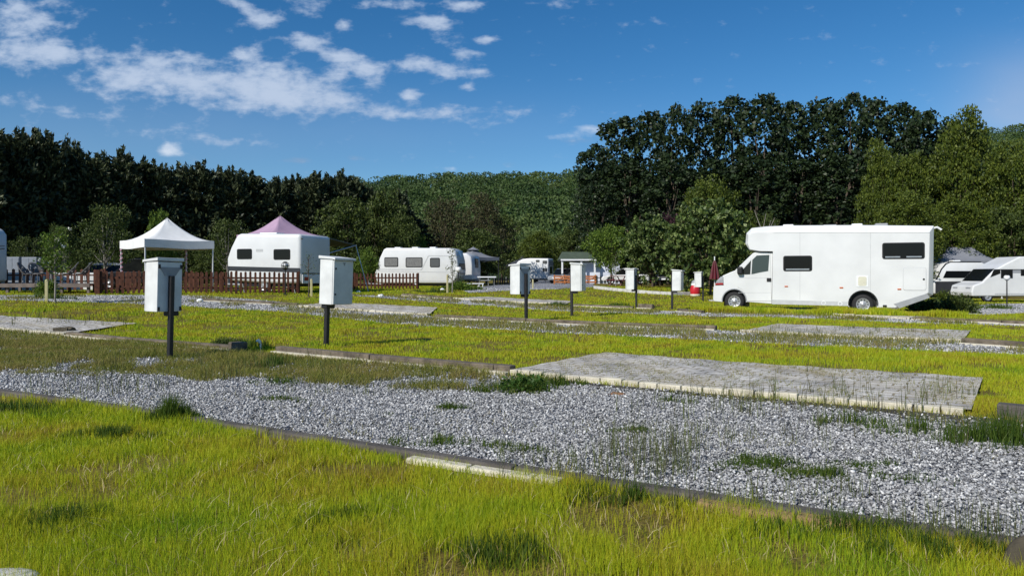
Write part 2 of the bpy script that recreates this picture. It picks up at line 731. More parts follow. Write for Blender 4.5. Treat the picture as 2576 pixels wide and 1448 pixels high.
def pad(q, label):
    """a paved pitch: slab with setts, and a row of cream blocks along its front"""
    a, b, c, d = [np.array(p) for p in q]
    nu, nv = 26, 12
    V, UV = [], []
    L, W = np.linalg.norm(b - a), np.linalg.norm(d - a)
    for m in range(nv + 1):
        for k in range(nu + 1):
            u, v = k / nu, m / nv
            p = (a * (1 - u) + b * u) * (1 - v) + (d * (1 - u) + c * u) * v
            V.append((p[0], p[1], Tz(*p) + .05 + .006 * math.sin(k * 1.7 + m * 2.1)))
            UV.append((u * L, v * W))
    Q = []
    for m in range(nv):
        for k in range(nu):
            i = m * (nu + 1) + k
            Q.append((i, i + 1, i + nu + 2, i + nu + 1))
    me = mesh_np('pavement', np.array(V), np.array(Q), PAVER, True)
    uv = me.uv_layers.new(name='UVMap')
    idx = np.array(Q).ravel()
    uv.data.foreach_set('uv', np.array(UV, np.float32)[idx].ravel())
    struct(link('pavement', me), label)
    bm = BM()
    e = (b - a) / L
    w = (d - a) / W
    s = 0
    while s < L - .05:
        ln = min(rng.uniform(.18, .3), L - s)
        o = rng.uniform(-.008, .008)
        dz = rng.uniform(-.012, .006)
        cs = [a + e * s - w * (.11 + o), a + e * (s + ln - .012) - w * (.11 + o), a + e * (s + ln - .012) - w * .004, a + e * s - w * .004]
        z = Tz(*cs[0])
        lo = [bm.verts.new((p[0], p[1], z - .05)) for p in cs]
        hi = [bm.verts.new((p[0], p[1], z + .074 + dz)) for p in cs]
        bm.faces.new(hi)
        for k in range(4):
            bm.faces.new((lo[k], lo[(k + 1) % 4], hi[(k + 1) % 4], hi[k]))
        s += ln
    struct(obj('kerb', bm, CREAMSTONE, bevel=.008, seg=2), label.replace('paved pitch', 'row of cream blocks edging the pitch'))


for q, lb in zip(PADS, ('large weathered grey paved pitch beside the front gravel lane',
                        'grey paved pitch at the left edge of the lawn',
                        'grey paved pitch in the second row on the right',
                        'pale paved pitch behind the tall grey service box',
                        'narrow looking paved pitch in front of the motorhome',
                        'far pale paved pitch in front of the long caravan')):
    pad(q, lb)


def kerb(pts, label, w=.13, h=.10, edging=True, mat=KERB, seg=2.4, back=True):
    """concrete kerb stones laid end to end along pts; cream bedding stones on the camera side"""
    bm, be = BM(), BM()
    pts = [np.array(p[:2]) for p in pts]
    for A, B in zip(pts, pts[1:]):
        L = np.linalg.norm(B - A)
        e = (B - A) / L
        nrm = np.array((-e[1], e[0]))
        if nrm[1] < 0:
            nrm = -nrm
        s = 0
        while s < L - .02:
            ln = min(seg * rng.uniform(.9, 1.08), L - s)
            for bmx, o0, o1, hh in ((bm, 0, w, h), (be, -.10, -.003, max(h * .32, .045))):
                jit = rng.uniform(-.006, .006, 3)
                cs = [A + e * (s + .004) + nrm * (o0 + jit[0]), A + e * (s + ln - .006) + nrm * (o0 + jit[1]),
                      A + e * (s + ln - .006) + nrm * (o1 + jit[1]), A + e * (s + .004) + nrm * (o1 + jit[0])]
                lo = [bmx.verts.new((p[0], p[1], Tz(*p) - .1)) for p in cs]
                hi = [bmx.verts.new((p[0], p[1], Tz(*p) + hh + jit[2])) for p in cs]
                bmx.faces.new(hi)
                for k in range(4):
                    bmx.faces.new((lo[k], lo[(k + 1) % 4], hi[(k + 1) % 4], hi[k]))
            s += ln
    struct(obj('kerb', bm, mat, bevel=.015, seg=2), label)
    if edging:
        struct(obj('kerb', be, CREAMSTONE, bevel=.006, seg=1), 'pale bedding stones along the ' + label)
    else:
        be.free()


nk = [(x, float(n1(x))) for x in (-13, -8, -4, 0, 3, 6)]
kerb(nk, 'sunken concrete kerb between front lawn and gravel lane', w=.1, h=.05, edging=False, mat=KERBD)
for x0, x1, mt, nm in ((-.72, .28, CREAMSTONE, 'exposed cream bedding on the lawn side of the front kerb'), (.98, 1.66, M('clay_bedding', (.30, .19, .095), .9, var=.4, bump=.6), 'exposed brown bedding on the lawn side of the front kerb')):
    kerb([(x0, float(n1(x0)) - .1), (x1, float(n1(x1)) - .1)], nm, w=.095, h=.038, edging=False, mat=mt, seg=.5)
kerb([P(165, 846), P(600, 886)], 'brown kerb beside the nearest service box')
kerb([P(692, 889), P(1283, 944)], 'brown kerb left of the large paved pitch', h=.115, w=.14)
kerb([P(2505, 1052), P(2640, 1066)], 'dark kerb right of the large paved pitch', h=.13, w=.14, edging=False, mat=KERBD)
kerb([P(1092, 801), P(1322, 812), P(1800, 832)], 'brown kerb left of the second paved pitch', h=.115)
kerb([P(2416, 866), P(2640, 882)], 'brown kerb right of the second paved pitch', h=.115, w=.14)
kerb([P(505, 758), P(748, 771)], 'pale kerb in front of the picket fence', h=.11)
kerb([P(2296, 805), P(2640, 822)], 'brown kerb right of the motorhome pitch', h=.10)
kerb([P(1442, 770), P(1592, 777)], 'far kerb behind the white service boxes', h=.10)
kerb([P(1604, 777), P(1640, 778.5)], 'short pale kerb stone beside a service box', h=.2)
kerb([P(1702, 784), P(1764, 789)], 'far kerb right of the middle service boxes', h=.12)
kerb([P(1862, 783), P(1900, 784)], 'kerb end left of the motorhome pitch', h=.10)
kerb([P(1010, 744), P(1138, 753)], 'far kerb left of the pale pitch', h=.10)
kerb([P(1492, 726), P(1540, 731), P(1590, 736), P(1640, 739.5), P(1690, 742), P(1740, 742.5)],
     'curved row of whitewashed kerb stones by the shaded lawn', w=.2, h=.17, edging=False, mat=PALESTONE, seg=.42)

# ------------------------------------------------------------------ grass, weeds, gravel stones (nobody could count them)


def stuff(o, label=None):
    o['kind'] = 'stuff'
    if label:
        o['label'] = label
        o['category'] = label.split()[-1]
    return o


def blades(x, y, z, h, w, lean):
    n = len(x)
    a = rng.uniform(0, 2 * PI, n)
    dx, dy = np.cos(a) * w / 2, np.sin(a) * w / 2
    b = rng.uniform(0, 2 * PI, n)
    l = np.abs(rng.normal(0, 1, n)) * lean * h
    V = np.empty((n, 5, 3))
    V[:, 0] = np.stack([x - dx, y - dy, z - .004], 1)
    V[:, 1] = np.stack([x + dx, y + dy, z - .004], 1)
    mx, my = x + np.cos(b) * l * .35, y + np.sin(b) * l * .35
    V[:, 2] = np.stack([mx + dx * .75, my + dy * .75, z + h * .55], 1)
    V[:, 3] = np.stack([mx - dx * .75, my - dy * .75, z + h * .55], 1)
    V[:, 4] = np.stack([x + np.cos(b) * l, y + np.sin(b) * l, z + h], 1)
    base = np.arange(n)[:, None] * 5
    Tq = np.concatenate([base + np.array([[0, 1, 2]]), base + np.array([[0, 2, 3]]), base + np.array([[3, 2, 4]])])
    return V.reshape(-1, 3), Tq


BANDS = [(2.7, 4, 17000), (4, 5.5, 11000), (5.5, 7.5, 6000), (7.5, 10, 2900), (10, 13, 1700), (13, 17, 1050), (17, 22, 600),
         (22, 28, 340), (28, 36, 200), (36, 52, 90)]


def scatter(bands, um=.74, mul=1.):
    xs, ys, ds = [], [], []
    for d0, d1, den in bands:
        n = int((d1 * d1 - d0 * d0) * um * den * mul)
        d = np.sqrt(rng.uniform(d0 * d0, d1 * d1, n))
        xs.append(rng.uniform(-um, um, n) * d)
        ys.append(d)
    return np.concatenate(xs), np.concatenate(ys)


x, y = scatter(BANDS)
r1, r2, r3 = road_mask(x, y)
lane = in_poly(x, y, LANE) | in_poly(x, y, LANE2)
lawn = ~(r1 | r2 | r3 | lane) & ~pad_mask(x, y)
# threadbare places, and edges eaten into by gravel
bare = vnoise(x, y, .5, 3) * .6 + vnoise(x, y, .17, 4) * .4
lawn &= rng.random(len(x)) < np.clip((bare - .12) * 6, .25, 1)
ke = np.abs(y - n1(x) + .08) < .2
lawn &= ~(ke & (((x > -.75) & (x < .3)) | ((x > .95) & (x < 1.7)))) | (rng.random(len(x)) < .45)
brown = vnoise(x, y, .75, 61) * .65 + vnoise(x, y, .22, 62) * .35
lawn &= (rng.random(len(x)) > np.clip((brown - .50) * 5, 0, .86))
x, y = x[lawn], y[lawn]
pt = vnoise(x, y, 1.1, 8)
h = (.016 + .055 * vnoise(x, y, .45, 9) * pt * 1.5 + np.abs(rng.normal(0, .020, len(x)))) * np.where(y < 7, 1.0, .95)
nearedge = np.exp(-np.abs(y - n1(x)) / .25) * (vnoise(x, y, .6, 5) > .45)
h = np.clip(h * (1 + .7 * nearedge), .02, .2)
w = .0028 * np.clip(y / 4, .8, 20) ** 1.1
# uncut fringe along the side of the motorhome
fx = rng.uniform(-.6, 7.6, 9000)
fy = rng.uniform(-1.5, -.35, 9000)
ca, sa = math.cos(rad(-22.4)), math.sin(rad(-22.4))
ex, ey = 7.144 + fx * ca - fy * sa, 26.16 + fx * sa + fy * ca
x, y = np.concatenate([x, ex]), np.concatenate([y, ey])
h = np.concatenate([h, .10 + .17 * vnoise(ex, ey, .6, 77) + rng.uniform(0, .06, 9000)])
w = np.concatenate([w, np.full(9000, .022)])
V, Q = blades(x, y, T(x, y), h, w, .33)
GRASS = leafmat('lawn_grass', [(0, (.60, .50, .18)), (.05, (.18, .105, .03)), (.17, (.38, .29, .035)), (.38, (.49, .49, .022)), (.64, (.38, .475, .018)), (1, (.11, .25, .012))],
                trans=.42, rough=.5, spec=.3, patch=(1.0, .58))
stuff(link('grass', mesh_np('grass', V, Q, GRASS)), 'short yellow green lawn grass')

# deeper green tufts standing above the lawn and along the lane
tx, ty, th = [], [], []


def tuft(X, Y, n, rx, ry, hh):
    p = P(X, Y)
    n = int(n * 2.3)
    a = rng.uniform(0, 2 * PI, n)
    r = np.sqrt(rng.random(n)) * (1 - .25 * rng.random(n))
    r = r * 1.25
    qx, qy = p.x + np.cos(a) * r * rx, p.y + np.sin(a) * r * ry
    k = rng.random(n) < np.clip((vnoise(qx, qy, max(.12, .5 * min(rx, ry)), 91) - .25) * 2.2, 0, 1) * (1.1 - .6 * r)
    tx.append(qx[k])
    ty.append(qy[k])
    th.append((hh * rng.uniform(.4, 1.1, n) * np.clip(1.1 - .7 * r, .25, 1))[k])


for t in ((265, 1105, 1500, .42, .32, .12), (30, 1040, 1800, .8, .45, .14), (430, 1060, 1300, .22, .16, .26), (1560, 1250, 900, .4, .2, .13),
          (2120, 1345, 1300, .5, .16, .15), (2350, 1392, 1200, .5, .14, .14), (180, 1320, 1500, .35, .25, .12), (870, 1330, 900, .28, .3, .11),
          (1260, 1390, 1200, .25, .2, .11), (1080, 1120, 700, .4, .2, .12), (570, 868, 900, .45, .5, .18), (665, 920, 1000, .5, .6, .22),
          (640, 880, 350, .3, .3, .3), (2480, 1120, 900, .4, .25, .26), (2560, 1110, 900, .4, .3, .3), (2300, 1090, 500, .4, .2, .2), (2120, 1070, 400, .4, .15, .18),
          (1700, 1015, 200, .2, .1, .16), (1400, 770, 500, .6, .5, .25), (2360, 772, 900, 1.6, .7, .5), (2440, 775, 900, 1.8, .9, .45),
          (128, 752, 420, 1.0, .4, .3), (1160, 728, 800, 1.2, 1., .5), (1090, 735, 500, 1., .6, .3), (1560, 770, 400, .7, .5, .2)):
    tuft(*t)
# weedy verge between the gravel and the kerbs of the front lane
WE = pl([(-9, 6.6), (-6.4, 9.4), (-4.41, 9.1), (-2.29, 8.45), (-.9, 8.0), (-.1, 8.0), (.6, 8.55), (1.4, 8.1), (2.65, 7.1), (3.3, 6.15), (3.7, 5.5), (4.2, 4.9), (6, 3.5)])
x, y = scatter([(4, 7, 1300), (7, 10, 2600), (10, 14, 2300), (14, 20, 950)])
k = (y > WE(x) + .5 * (vnoise(x, y, .5, 21) - .5)) & (y < F1(x) - .02) & ~pad_mask(x, y) & (vnoise(x, y, .35, 22) > .22) & (rng.random(len(x)) < np.where(x > -.3, .3, 1))
vx, vy = x[k], y[k]
vh = .05 + .11 * rng.random(len(vx)) * vnoise(vx, vy, .6, 23)
x, y = scatter([(10, 16, 500), (16, 22, 420), (22, 30, 240), (30, 40, 110)])
r1, r2, r3 = road_mask(x, y)
k = (r2 | r3) & (vnoise(x, y, .8, 31) > np.where(x < -8, .72, .42)) & ~pad_mask(x, y)
vx, vy = np.concatenate([vx, x[k]]), np.concatenate([vy, y[k]])
vh = np.concatenate([vh, .05 + .1 * rng.random(k.sum())])
# thin scatter over the open gravel and in the joints of the pitches
x, y = scatter([(3.4, 5, 260), (5, 8, 160), (8, 12, 90)])
r1, _, _ = road_mask(x, y)
k = r1 & (vnoise(x, y, .45, 41) > .62)
vx, vy = np.concatenate([vx, x[k]]), np.concatenate([vy, y[k]])
vh = np.concatenate([vh, .03 + .05 * rng.random(k.sum())])
x, y = scatter([(6, 10, 420), (10, 16, 240), (16, 30, 120)])
dry = in_quad(x, y, quad_e(-2.6, -.34, 9.2, 10.35)) | in_quad(x, y, quad_e(-5.3, -2.6, 9.9, 10.35)) | in_quad(x, y, quad_e(-.75, -.34, 7.8, 10.3))
k = pad_mask(x, y) & ((vnoise(x, y, .5, 71) * .6 + vnoise(x, y, .16, 72) * .4 > .56) | (dry & (vnoise(x, y, .3, 73) > .3)))
vx, vy = np.concatenate([vx, x[k]]), np.concatenate([vy, y[k]])
vh = np.concatenate([vh, .06 + .05 * rng.random(k.sum())])
VERGE = leafmat('verge_weeds', [(0, (.22, .16, .065)), (.3, (.30, .25, .075)), (.6, (.23, .235, .04)), (1, (.10, .145, .025))], trans=.4, patch=(1.3, .5))
V, Q = blades(vx, vy, T(vx, vy), vh, .005 * np.clip(vy / 6, .8, 6) ** .9, .7)
stuff(link('weeds', mesh_np('weeds', V, Q, VERGE)), 'dry tangled verge weeds')

# patches of low weeds on the gravel, loose stalks
for X, Y, n, rx, ry, hh in ((1990, 1182, 2200, .62, .15, .11), (1900, 1165, 700, .3, .1, .10), (2080, 1203, 1200, .4, .13, .11), (1130, 1033, 600, .28, .12, .10), (1000, 1050, 250, .15, .08, .09),
                            (1240, 1130, 400, .3, .1, .10), (1330, 1145, 450, .35, .1, .10), (2230, 1180, 260, .15, .08, .1), (1600, 1090, 260, .25, .1, .1), (2330, 1215, 260, .2, .1, .1), (700, 1010, 260, .3, .12, .1), (1300, 985, 1600, .5, .28, .2), (1380, 970, 700, .5, .2, .2),
                            (690, 965, 300, .3, .2, .12)):
    tuft(X, Y, n, rx, ry, hh)
x, y, h = np.concatenate(tx), np.concatenate(ty), np.concatenate(th)
V, Q = blades(x, y, T(x, y), h, .0058 * np.clip(y / 5, .8, 8) ** .9, .3)
TALL = leafmat('tall_grass', [(0, (.035, .075, .010)), (.4, (.066, .118, .014)), (.8, (.115, .165, .022)), (1, (.24, .23, .05))], trans=.45, patch=(1.2, .3))
stuff(link('grass', mesh_np('tall_grass', V, Q, TALL)), 'taller dark green tufts of grass')
# thin seed stalks
sx, sy, sh = [], [], []
for X0, X1, Y0, Y1, n, hh in ((60, 400, 925, 1010, 60, .3), (1500, 1760, 1120, 1230, 110, .3), (1250, 1500, 1150, 1210, 40, .2), (1800, 2450, 985, 1050, 70, .3), (2200, 2575, 1330, 1390, 60, .22),
                              (1600, 2350, 905, 1010, 60, .16), (1900, 2350, 830, 850, 60, .2), (30, 330, 800, 830, 30, .3), (500, 900, 900, 960, 60, .25), (1520, 2100, 1010, 1060, 30, .3),
                              (1700, 2500, 1060, 1150, 60, .2), (700, 1250, 960, 1000, 50, .2), (1650, 2200, 1240, 1300, 50, .2)):
    for _ in range(n):
        p = P(rng.uniform(X0, X1), rng.uniform(Y0, Y1))
        k = rng.integers(2, 6)
        sx += list(p.x + rng.normal(0, .03, k))
        sy += list(p.y + rng.normal(0, .03, k))
        sh += list(hh * rng.uniform(.4, 1.1, k))
x, y = scatter([(2.7, 5, 240), (5, 9, 110)])
k = y < n1(x) - .15
x, y = x[k], y[k]
V, Q = blades(x, y, T(x, y) + .01, rng.uniform(.03, .07, len(x)), np.full(len(x), .0035), 1.3)
stuff(link('straw', mesh_np('straw', V, Q, leafmat('dead_straw', [(0, (.34, .25, .11)), (1, (.62, .53, .30))], trans=.2))), 'dead straw lying in the front lawn grass')
sx, sy, sh = map(np.array, (sx, sy, sh))
V, Q = blades(sx, sy, T(sx, sy), sh, .0045 * np.clip(sy / 5, .8, 6) ** .8, .22)
STALK = leafmat('seed_stalks', [(0, (.10, .085, .04)), (.5, (.09, .11, .035)), (1, (.16, .19, .06))], trans=.3)
stuff(link('weeds', mesh_np('stalks', V, Q, STALK)), 'thin upright weed stalks')


def ico(seed):
    bm = BM()
    bmesh.ops.create_icosphere(bm, subdivisions=1, radius=.5)
    r = np.random.default_rng(seed)
    V = np.array([v.co[:] for v in bm.verts])
    Q = np.array([[v.index for v in f.verts] for f in bm.faces])
    bm.free()
    V *= r.uniform(.62, 1.25, (len(V), 1))
    V *= np.array((1.25, .95, .62))
    return V, Q


def octa(seed):
    r = np.random.default_rng(seed)
    V = np.array(((1, 0, 0), (-1, 0, 0), (0, 1, 0), (0, -1, 0), (0, 0, 1), (0, 0, -1)), float) * .5
    V *= r.uniform(.7, 1.2, (6, 1)) * np.array((1.3, 1, .7))
    Q = np.array(((0, 2, 4), (2, 1, 4), (1, 3, 4), (3, 0, 4), (2, 0, 5), (1, 2, 5), (3, 1, 5), (0, 3, 5)))
    return V, Q


def stones(x, y, z, s, shapes):
    Vs, Qs, off = [], [], 0
    pick = rng.integers(0, len(shapes), len(x))
    for m, (sv, sq) in enumerate(shapes):
        k = pick == m
        n = int(k.sum())
        if not n:
            continue
        q = rng.normal(0, 1, (n, 4)) * np.array((1, .28, .28, 1))
        q /= np.linalg.norm(q, axis=1)[:, None]
        w_, a_, b_, c_ = q.T
        Rm = np.stack([1 - 2 * (b_ * b_ + c_ * c_), 2 * (a_ * b_ - c_ * w_), 2 * (a_ * c_ + b_ * w_),
                       2 * (a_ * b_ + c_ * w_), 1 - 2 * (a_ * a_ + c_ * c_), 2 * (b_ * c_ - a_ * w_),
                       2 * (a_ * c_ - b_ * w_), 2 * (b_ * c_ + a_ * w_), 1 - 2 * (a_ * a_ + b_ * b_)], 1).reshape(n, 3, 3)
        P_ = np.einsum('nij,vj->nvi', Rm, sv) * s[k][:, None, None] + np.stack([x[k], y[k], z[k]], 1)[:, None, :]
        Vs.append(P_.reshape(-1, 3))
        Qs.append((sq[None] + (np.arange(n) * len(sv))[:, None, None]).reshape(-1, 3) + off)
        off += n * len(sv)
    return np.concatenate(Vs), np.concatenate(Qs)


STONE = leafmat('crushed_stone', [(0, (.09, .09, .092)), (.25, (.22, .22, .222)), (.5, (.33, .33, .328)), (.82, (.45, .448, .44)), (.96, (.60, .595, .58)), (1, (.76, .75, .72))], trans=0, rough=.75, spec=.3)
x, y = scatter([(3.2, 4.6, 4600), (4.6, 6.2, 3700), (6.2, 8, 2600), (8, 10, 1500), (10, 12.5, 900)], .72)
k = (y > n1(x) + .1) & (y < F1(x) - .05) & ~(in_quad(x, y, quad_e(-5.1, .2, 7.3, 7.7)) & (rng.random(len(x)) < .8))
wd = vnoise(x, y, .4, 55)
k &= (y < WE(x) + .5 * wd) | (rng.random(len(x)) < .3)
x, y = x[k], y[k]
s = .010 + .0175 * rng.random(len(x)) ** 1.8 * np.where(rng.random(len(x)) < .05, 1.5, 1) * np.clip(y / 6, .95, 1.6)
z = T(x, y) + .006 + rng.uniform(-.004, .012, len(x)) + .025 * vnoise(x, y, .7, 56)
V, Q = stones(x, y, z, s, [ico(i) for i in range(6)])
stuff(link('gravel', mesh_np('gravel', V, Q, STONE)), 'loose grey crushed stone gravel')
x, y = scatter([(11, 16, 260), (16, 22, 200), (22, 30, 330), (30, 44, 70)], .73)
r1, r2, r3 = road_mask(x, y)
k = (r2 | r3 | in_poly(x, y, LANE) | in_poly(x, y, LANE2)) & ~pad_mask(x, y)
x, y = x[k], y[k]
V, Q = stones(x, y, T(x, y) + .012, rng.uniform(.03, .07, len(x)), [octa(i) for i in range(5)])
stuff(link('gravel', mesh_np('far_gravel', V, Q, STONE)), 'coarse grey gravel of the far lanes')

# ------------------------------------------------------------------ service boxes on posts


def make_service_box():
    r = thing('service_box', 'x', 'utility box', group='white service boxes on black posts')
    bm = BM()
    box(bm, -.037, .037, -.037, .037, -.3, 1.29)
    obj('post', bm, STEEL, r, .006, 1)
    bm = BM()
    box(bm, .04, .335, -.23, .23, .74, 1.50)
    b = obj('cabinet', bm, BOXPAINT, r, .008, 2)
    bm = BM()                                   # rain roof falling towards the door
    a = [(.02, 1.515), (.02, 1.565), (.405, 1.528), (.405, 1.488), (.35, 1.502)]
    prism(bm, a, -.252, .252)
    obj('roof', bm, BOXPAINT, r, .004, 1)
    bm = BM()
    box(bm, .339, .365, -.226, .226, .745, 1.478)
    d = obj('door', bm, BOXPAINT, r, .006, 2)
    bm = BM()
    box(bm, .365, .370, .0, .02, 1.40, 1.435)
    prism(bm, [(-.03, 1.45), (.05, 1.45), (.02, 1.43), (.0, 1.43)], -.370, -.365)
    for v in list(bm.verts)[8:]:
        x, y, z = v.co
        v.co = (-y, x, z)
    obj('warning_mark', bm, GREYP, d)
    for z in (.90, 1.33):
        bm = BM()
        box(bm, .365, .373, -.2, -.172, z, z + .03)
        obj('lock', bm, BLACK, d)
    bm = BM()                                   # mounting plate and clips on the back
    prism(bm, [(-.10, 1.29), (.10, 1.29), (.2, 1.42), (-.2, 1.42)], 0, .006)
    for v in bm.verts:
        x, y, z = v.co
        v.co = (.038 - y, x, z)
    obj('mounting_plate', bm, GREYP, r)
    for y in (-.222, .187):
        for z in (.755, 1.40):
            bm = BM()
            box(bm, .025, .0395, y, y + .035, z, z + .06)
            obj('corner_clip', bm, BLACK, r)
    bm = BM()
    box(bm, .06, .19, -.2, .0, .67, .74)
    obj('cable_gland', bm, BLACK, r, .008, 1)
    return r


A_ = -34.5
sb = make_service_box()
for k, (X, Y, hpx, flip, dy, lab) in enumerate((
        (427, 905, 255, 1, 6, 'nearest service box, seen from behind, its black post standing in the verge weeds'),
        (820, 872, 227, 0, 3, 'tall service box showing its shaded grey door, before the end of the left caravan'),
        (1323, 810, 147, 1, -4, 'service box seen from behind with its long shadow on the grass, near the small caravan'),
        (1438, 796, 135, 0, 14, 'service box in the middle of the lawn before the green roofed building'),
        (1600, 776, 101, 1, 12, 'service box with a cut kerb stone at its foot, in front of red picnic tables'),
        (1690, 779, 101, 0, 10, 'service box on a black post in front of the dark car and big leafy tree'),
        (1768, 757, 74, 1, 10, 'small far service box between red bin and motorhome'))):
    p = P(X, Y)
    h = hpx * p.y / F
    o = sb if k == 0 else dup(sb, p, 0, lab, 'white service boxes on black posts')
    o['label'] = lab
    o.location = p
    sc_ = h / 1.555
    o.scale = (.9, .9, sc_) if k == 0 else (max(1.0, sc_), max(1.0, sc_), sc_)
    o.rotation_euler = (rad((1, -1.2, .4, 0, .5, -.6, 0)[k]), rad((-.6, 1, .3, -.5, 0, .4, .3)[k]), rad(A_ + 180 * flip + dy))

# ------------------------------------------------------------------ vehicles


def window(parent, x0, x1, z0, z1, r=.06, y=0., fr=.035, glass=GLASS, frame=BLACK, name='window'):
    bm = BM()
    prism(bm, rrect(x0, x1, z0, z1, min(r, abs(z1 - z0) * .45, abs(x1 - x0) * .45)), y - .018, y + .03)
    w = obj(name, bm, frame, parent, .006, 1)
    bm = BM()
    prism(bm, rrect(min(x0, x1) + fr, max(x0, x1) - fr, min(z0, z1) + fr, max(z0, z1) - fr, r * .6), y - .023, y - .015)
    obj('pane', bm, glass, w)
    return w


def swap_xy(bm, x):
    """turn something modelled on the side plane into something on an end face at x (faces +x)"""
    for v in bm.verts:
        a, b, c = v.co
        v.co = (x - b, a, c)
    bmesh.ops.reverse_faces(bm, faces=bm.faces)


def end_window(parent, x, y0, y1, z0, z1, r=.05, glass=GLASS, name='window'):
    bm = BM()
    prism(bm, rrect(y0, y1, z0, z1, r), -.018, .03)
    swap_xy(bm, x)
    w = obj(name, bm, BLACK, parent, .005, 1)
    bm = BM()
    prism(bm, rrect(y0 + .035, y1 - .035, z0 + .035, z1 - .035, r * .6), -.023, -.015)
    swap_xy(bm, x)
    obj('pane', bm, glass, w)
    return w


def wheel(parent, x, y, z, r=.33, w=.22, name='wheel', holes=0):
    bm = BM()
    lathe_y(bm, [(r * .62, 0), (r * .9, -.012), (r * .985, .02), (r, .05), (r, w - .05), (r * .97, w), (r * .6, w)], x, z)
    for v in bm.verts:
        v.co.y += y
    t = obj(name, bm, RUBBER, parent, smooth=True)
    bm = BM()
    lathe_y(bm, [(0, -.005), (r * .16, -.008), (r * .2, .012), (r * .34, .03), (r * .52, .018), (r * .6, .0), (r * .66, .0), (r * .66, .06)], x, z)
    for v in bm.verts:
        v.co.y += y
    obj('rim', bm, RIM, t, smooth=True)
    for k in range(holes):
        a = 2 * PI * k / holes
        bm = BM()
        lathe_y(bm, [(0, .006), (r * .06, .006), (r * .06, .03)], x + r * .45 * math.cos(a), z + r * .45 * math.sin(a), 8)
        for v in bm.verts:
            v.co.y += y
        obj('rim_vent', bm, BLACK, t)
    return t


def flat(parent, name, pts, mat, y=-.006, th=.02, bevel=0., label=None):
    bm = BM()
    prism(bm, pts, y, y + th)
    return obj(name, bm, mat, parent, bevel, 1, label=label)


def loft_body(parent, name, side, full, W, k, mat, bevel=.015):
    """four sections across the width: the two sides are drawn in by a chamfer"""
    bm = BM()
    rows = []
    for pts, y in ((side, 0), (full, k), (full, W - k), (side, W)):
        rows.append([bm.verts.new((p[0], y, p[1])) for p in pts])
    n = len(side)
    bm.faces.new(rows[0])
    bm.faces.new(list(reversed(rows[3])))
    for a, b in zip(rows, rows[1:]):
        for i in range(n):
            j = (i + 1) % n
            bm.faces.new((a[i], b[i], b[j], a[j]))
    return obj(name, bm, mat, parent, bevel, 2, angle=25)


def arc(q0, c, r, a0, a1, n=9):
    return [(c[0] + r * math.cos(rad(a0 + (a1 - a0) * i / n)), c[1] + r * math.sin(rad(a0 + (a1 - a0) * i / n))) for i in range(n + 1)]


# the big motorhome ---------------------------------------------------------
MH = Plane(1792.9, 26.16, -22.4, base=-.05)


def mz(a, b):
    return MH.q((2600 + .38820 * a) / 1.4913, (780 + .38820 * b) / 1.4913)


mh = thing('motorhome', 'large white alcove motorhome with chamfered edges parked side on behind a grass strip', 'motorhome', MH.loc, rad(-22.4))
fw, rw = mz(392, 902), mz(1640, 932)
RW = .335
sill = mz(760, 925)
rear = mz(2270, 820)
side = [mz(545, 400), mz(528, 345), mz(532, 262), mz(560, 235), mz(700, 233), mz(960, 230), mz(1600, 230), mz(2285, 230), mz(2270, 820), mz(1950, 962)]
side += [(rw[0] + .46, mz(1790, 962)[1])] + arc(0, (rw[0], rw[1] + .02), .43, -18, 198, 12) + [(rw[0] - .46, mz(1485, 946)[1]), mz(760, 928), mz(768, 420), mz(640, 418)]
full = [(x, z) for x, z in side]
off = {0: (-.03, -.02), 1: (-.1, 0), 2: (-.08, .08), 3: (0, .16), 4: (0, .21), 5: (0, .23), 6: (0, .235), 7: (.14, .2), 8: (.16, -.07), 9: (.03, -.07)}
full = [(p[0] + off.get(i, (0, 0))[0], p[1] + off.get(i, (0, 0))[1]) for i, p in enumerate(full)]
W = 2.3
loft_body(mh, 'body', side, full, W, .2, WHITE)
bm = BM()
box(bm, rw[0] - .4, rw[0] + .4, .25, W - .25, .15, .95)
obj('wheel_well', bm, BLACK, mh)
# cab
cab = [mz(766, 432), mz(705, 428), mz(602, 424), mz(570, 438), mz(398, 604), mz(350, 622), mz(285, 652), mz(232, 700), mz(200, 742), mz(190, 770), mz(188, 885), mz(200, 903), (fw[0] - .44, mz(285, 908)[1])]
cab += list(reversed(arc(0, (fw[0], fw[1] + .02), .40, -8, 188, 12))) + [(fw[0] + .43, mz(505, 908)[1]), mz(755, 926)]
bm = BM()
prism(bm, cab, .1, W - .1)
cabo = obj('cab', bm, WHITE, mh, .05, 3, angle=30)
bm = BM()
box(bm, fw[0] - .37, fw[0] + .37, .3, W - .3, .18, .9)
obj('wheel_well', bm, BLACK, mh)
# windscreen lying on the slope
a, b = mz(560, 452), mz(412, 594)
nx_, nz_ = -(a[1] - b[1]), (a[0] - b[0])
ln = math.hypot(nx_, nz_)
nx_, nz_ = nx_ / ln * .012, nz_ / ln * .012
bm = BM()
prism(bm, [(a[0], a[1]), (b[0], b[1]), (b[0] + nx_, b[1] + nz_), (a[0] + nx_, a[1] + nz_)], .24, W - .24)
obj('windscreen', bm, GLASS, mh)
dw = flat(mh, 'door', [mz(415, 640), mz(560, 470), mz(600, 448), mz(742, 448), mz(752, 900), mz(520, 900), mz(505, 840), mz(470, 790), mz(425, 765)], WHITE, .085, .03, .006)
flat(dw, 'door_window', [mz(560, 640), mz(568, 500), mz(612, 458), mz(733, 452), mz(722, 608), mz(640, 622)], glassmat('cab_glass', (.05, .07, .07), .08), .077, .01)
flat(dw, 'quarter_window', [mz(450, 636), mz(480, 590), mz(555, 505), mz(548, 640), mz(500, 642)], glassmat('cab_glass2', (.02, .025, .025), .08), .077, .01)
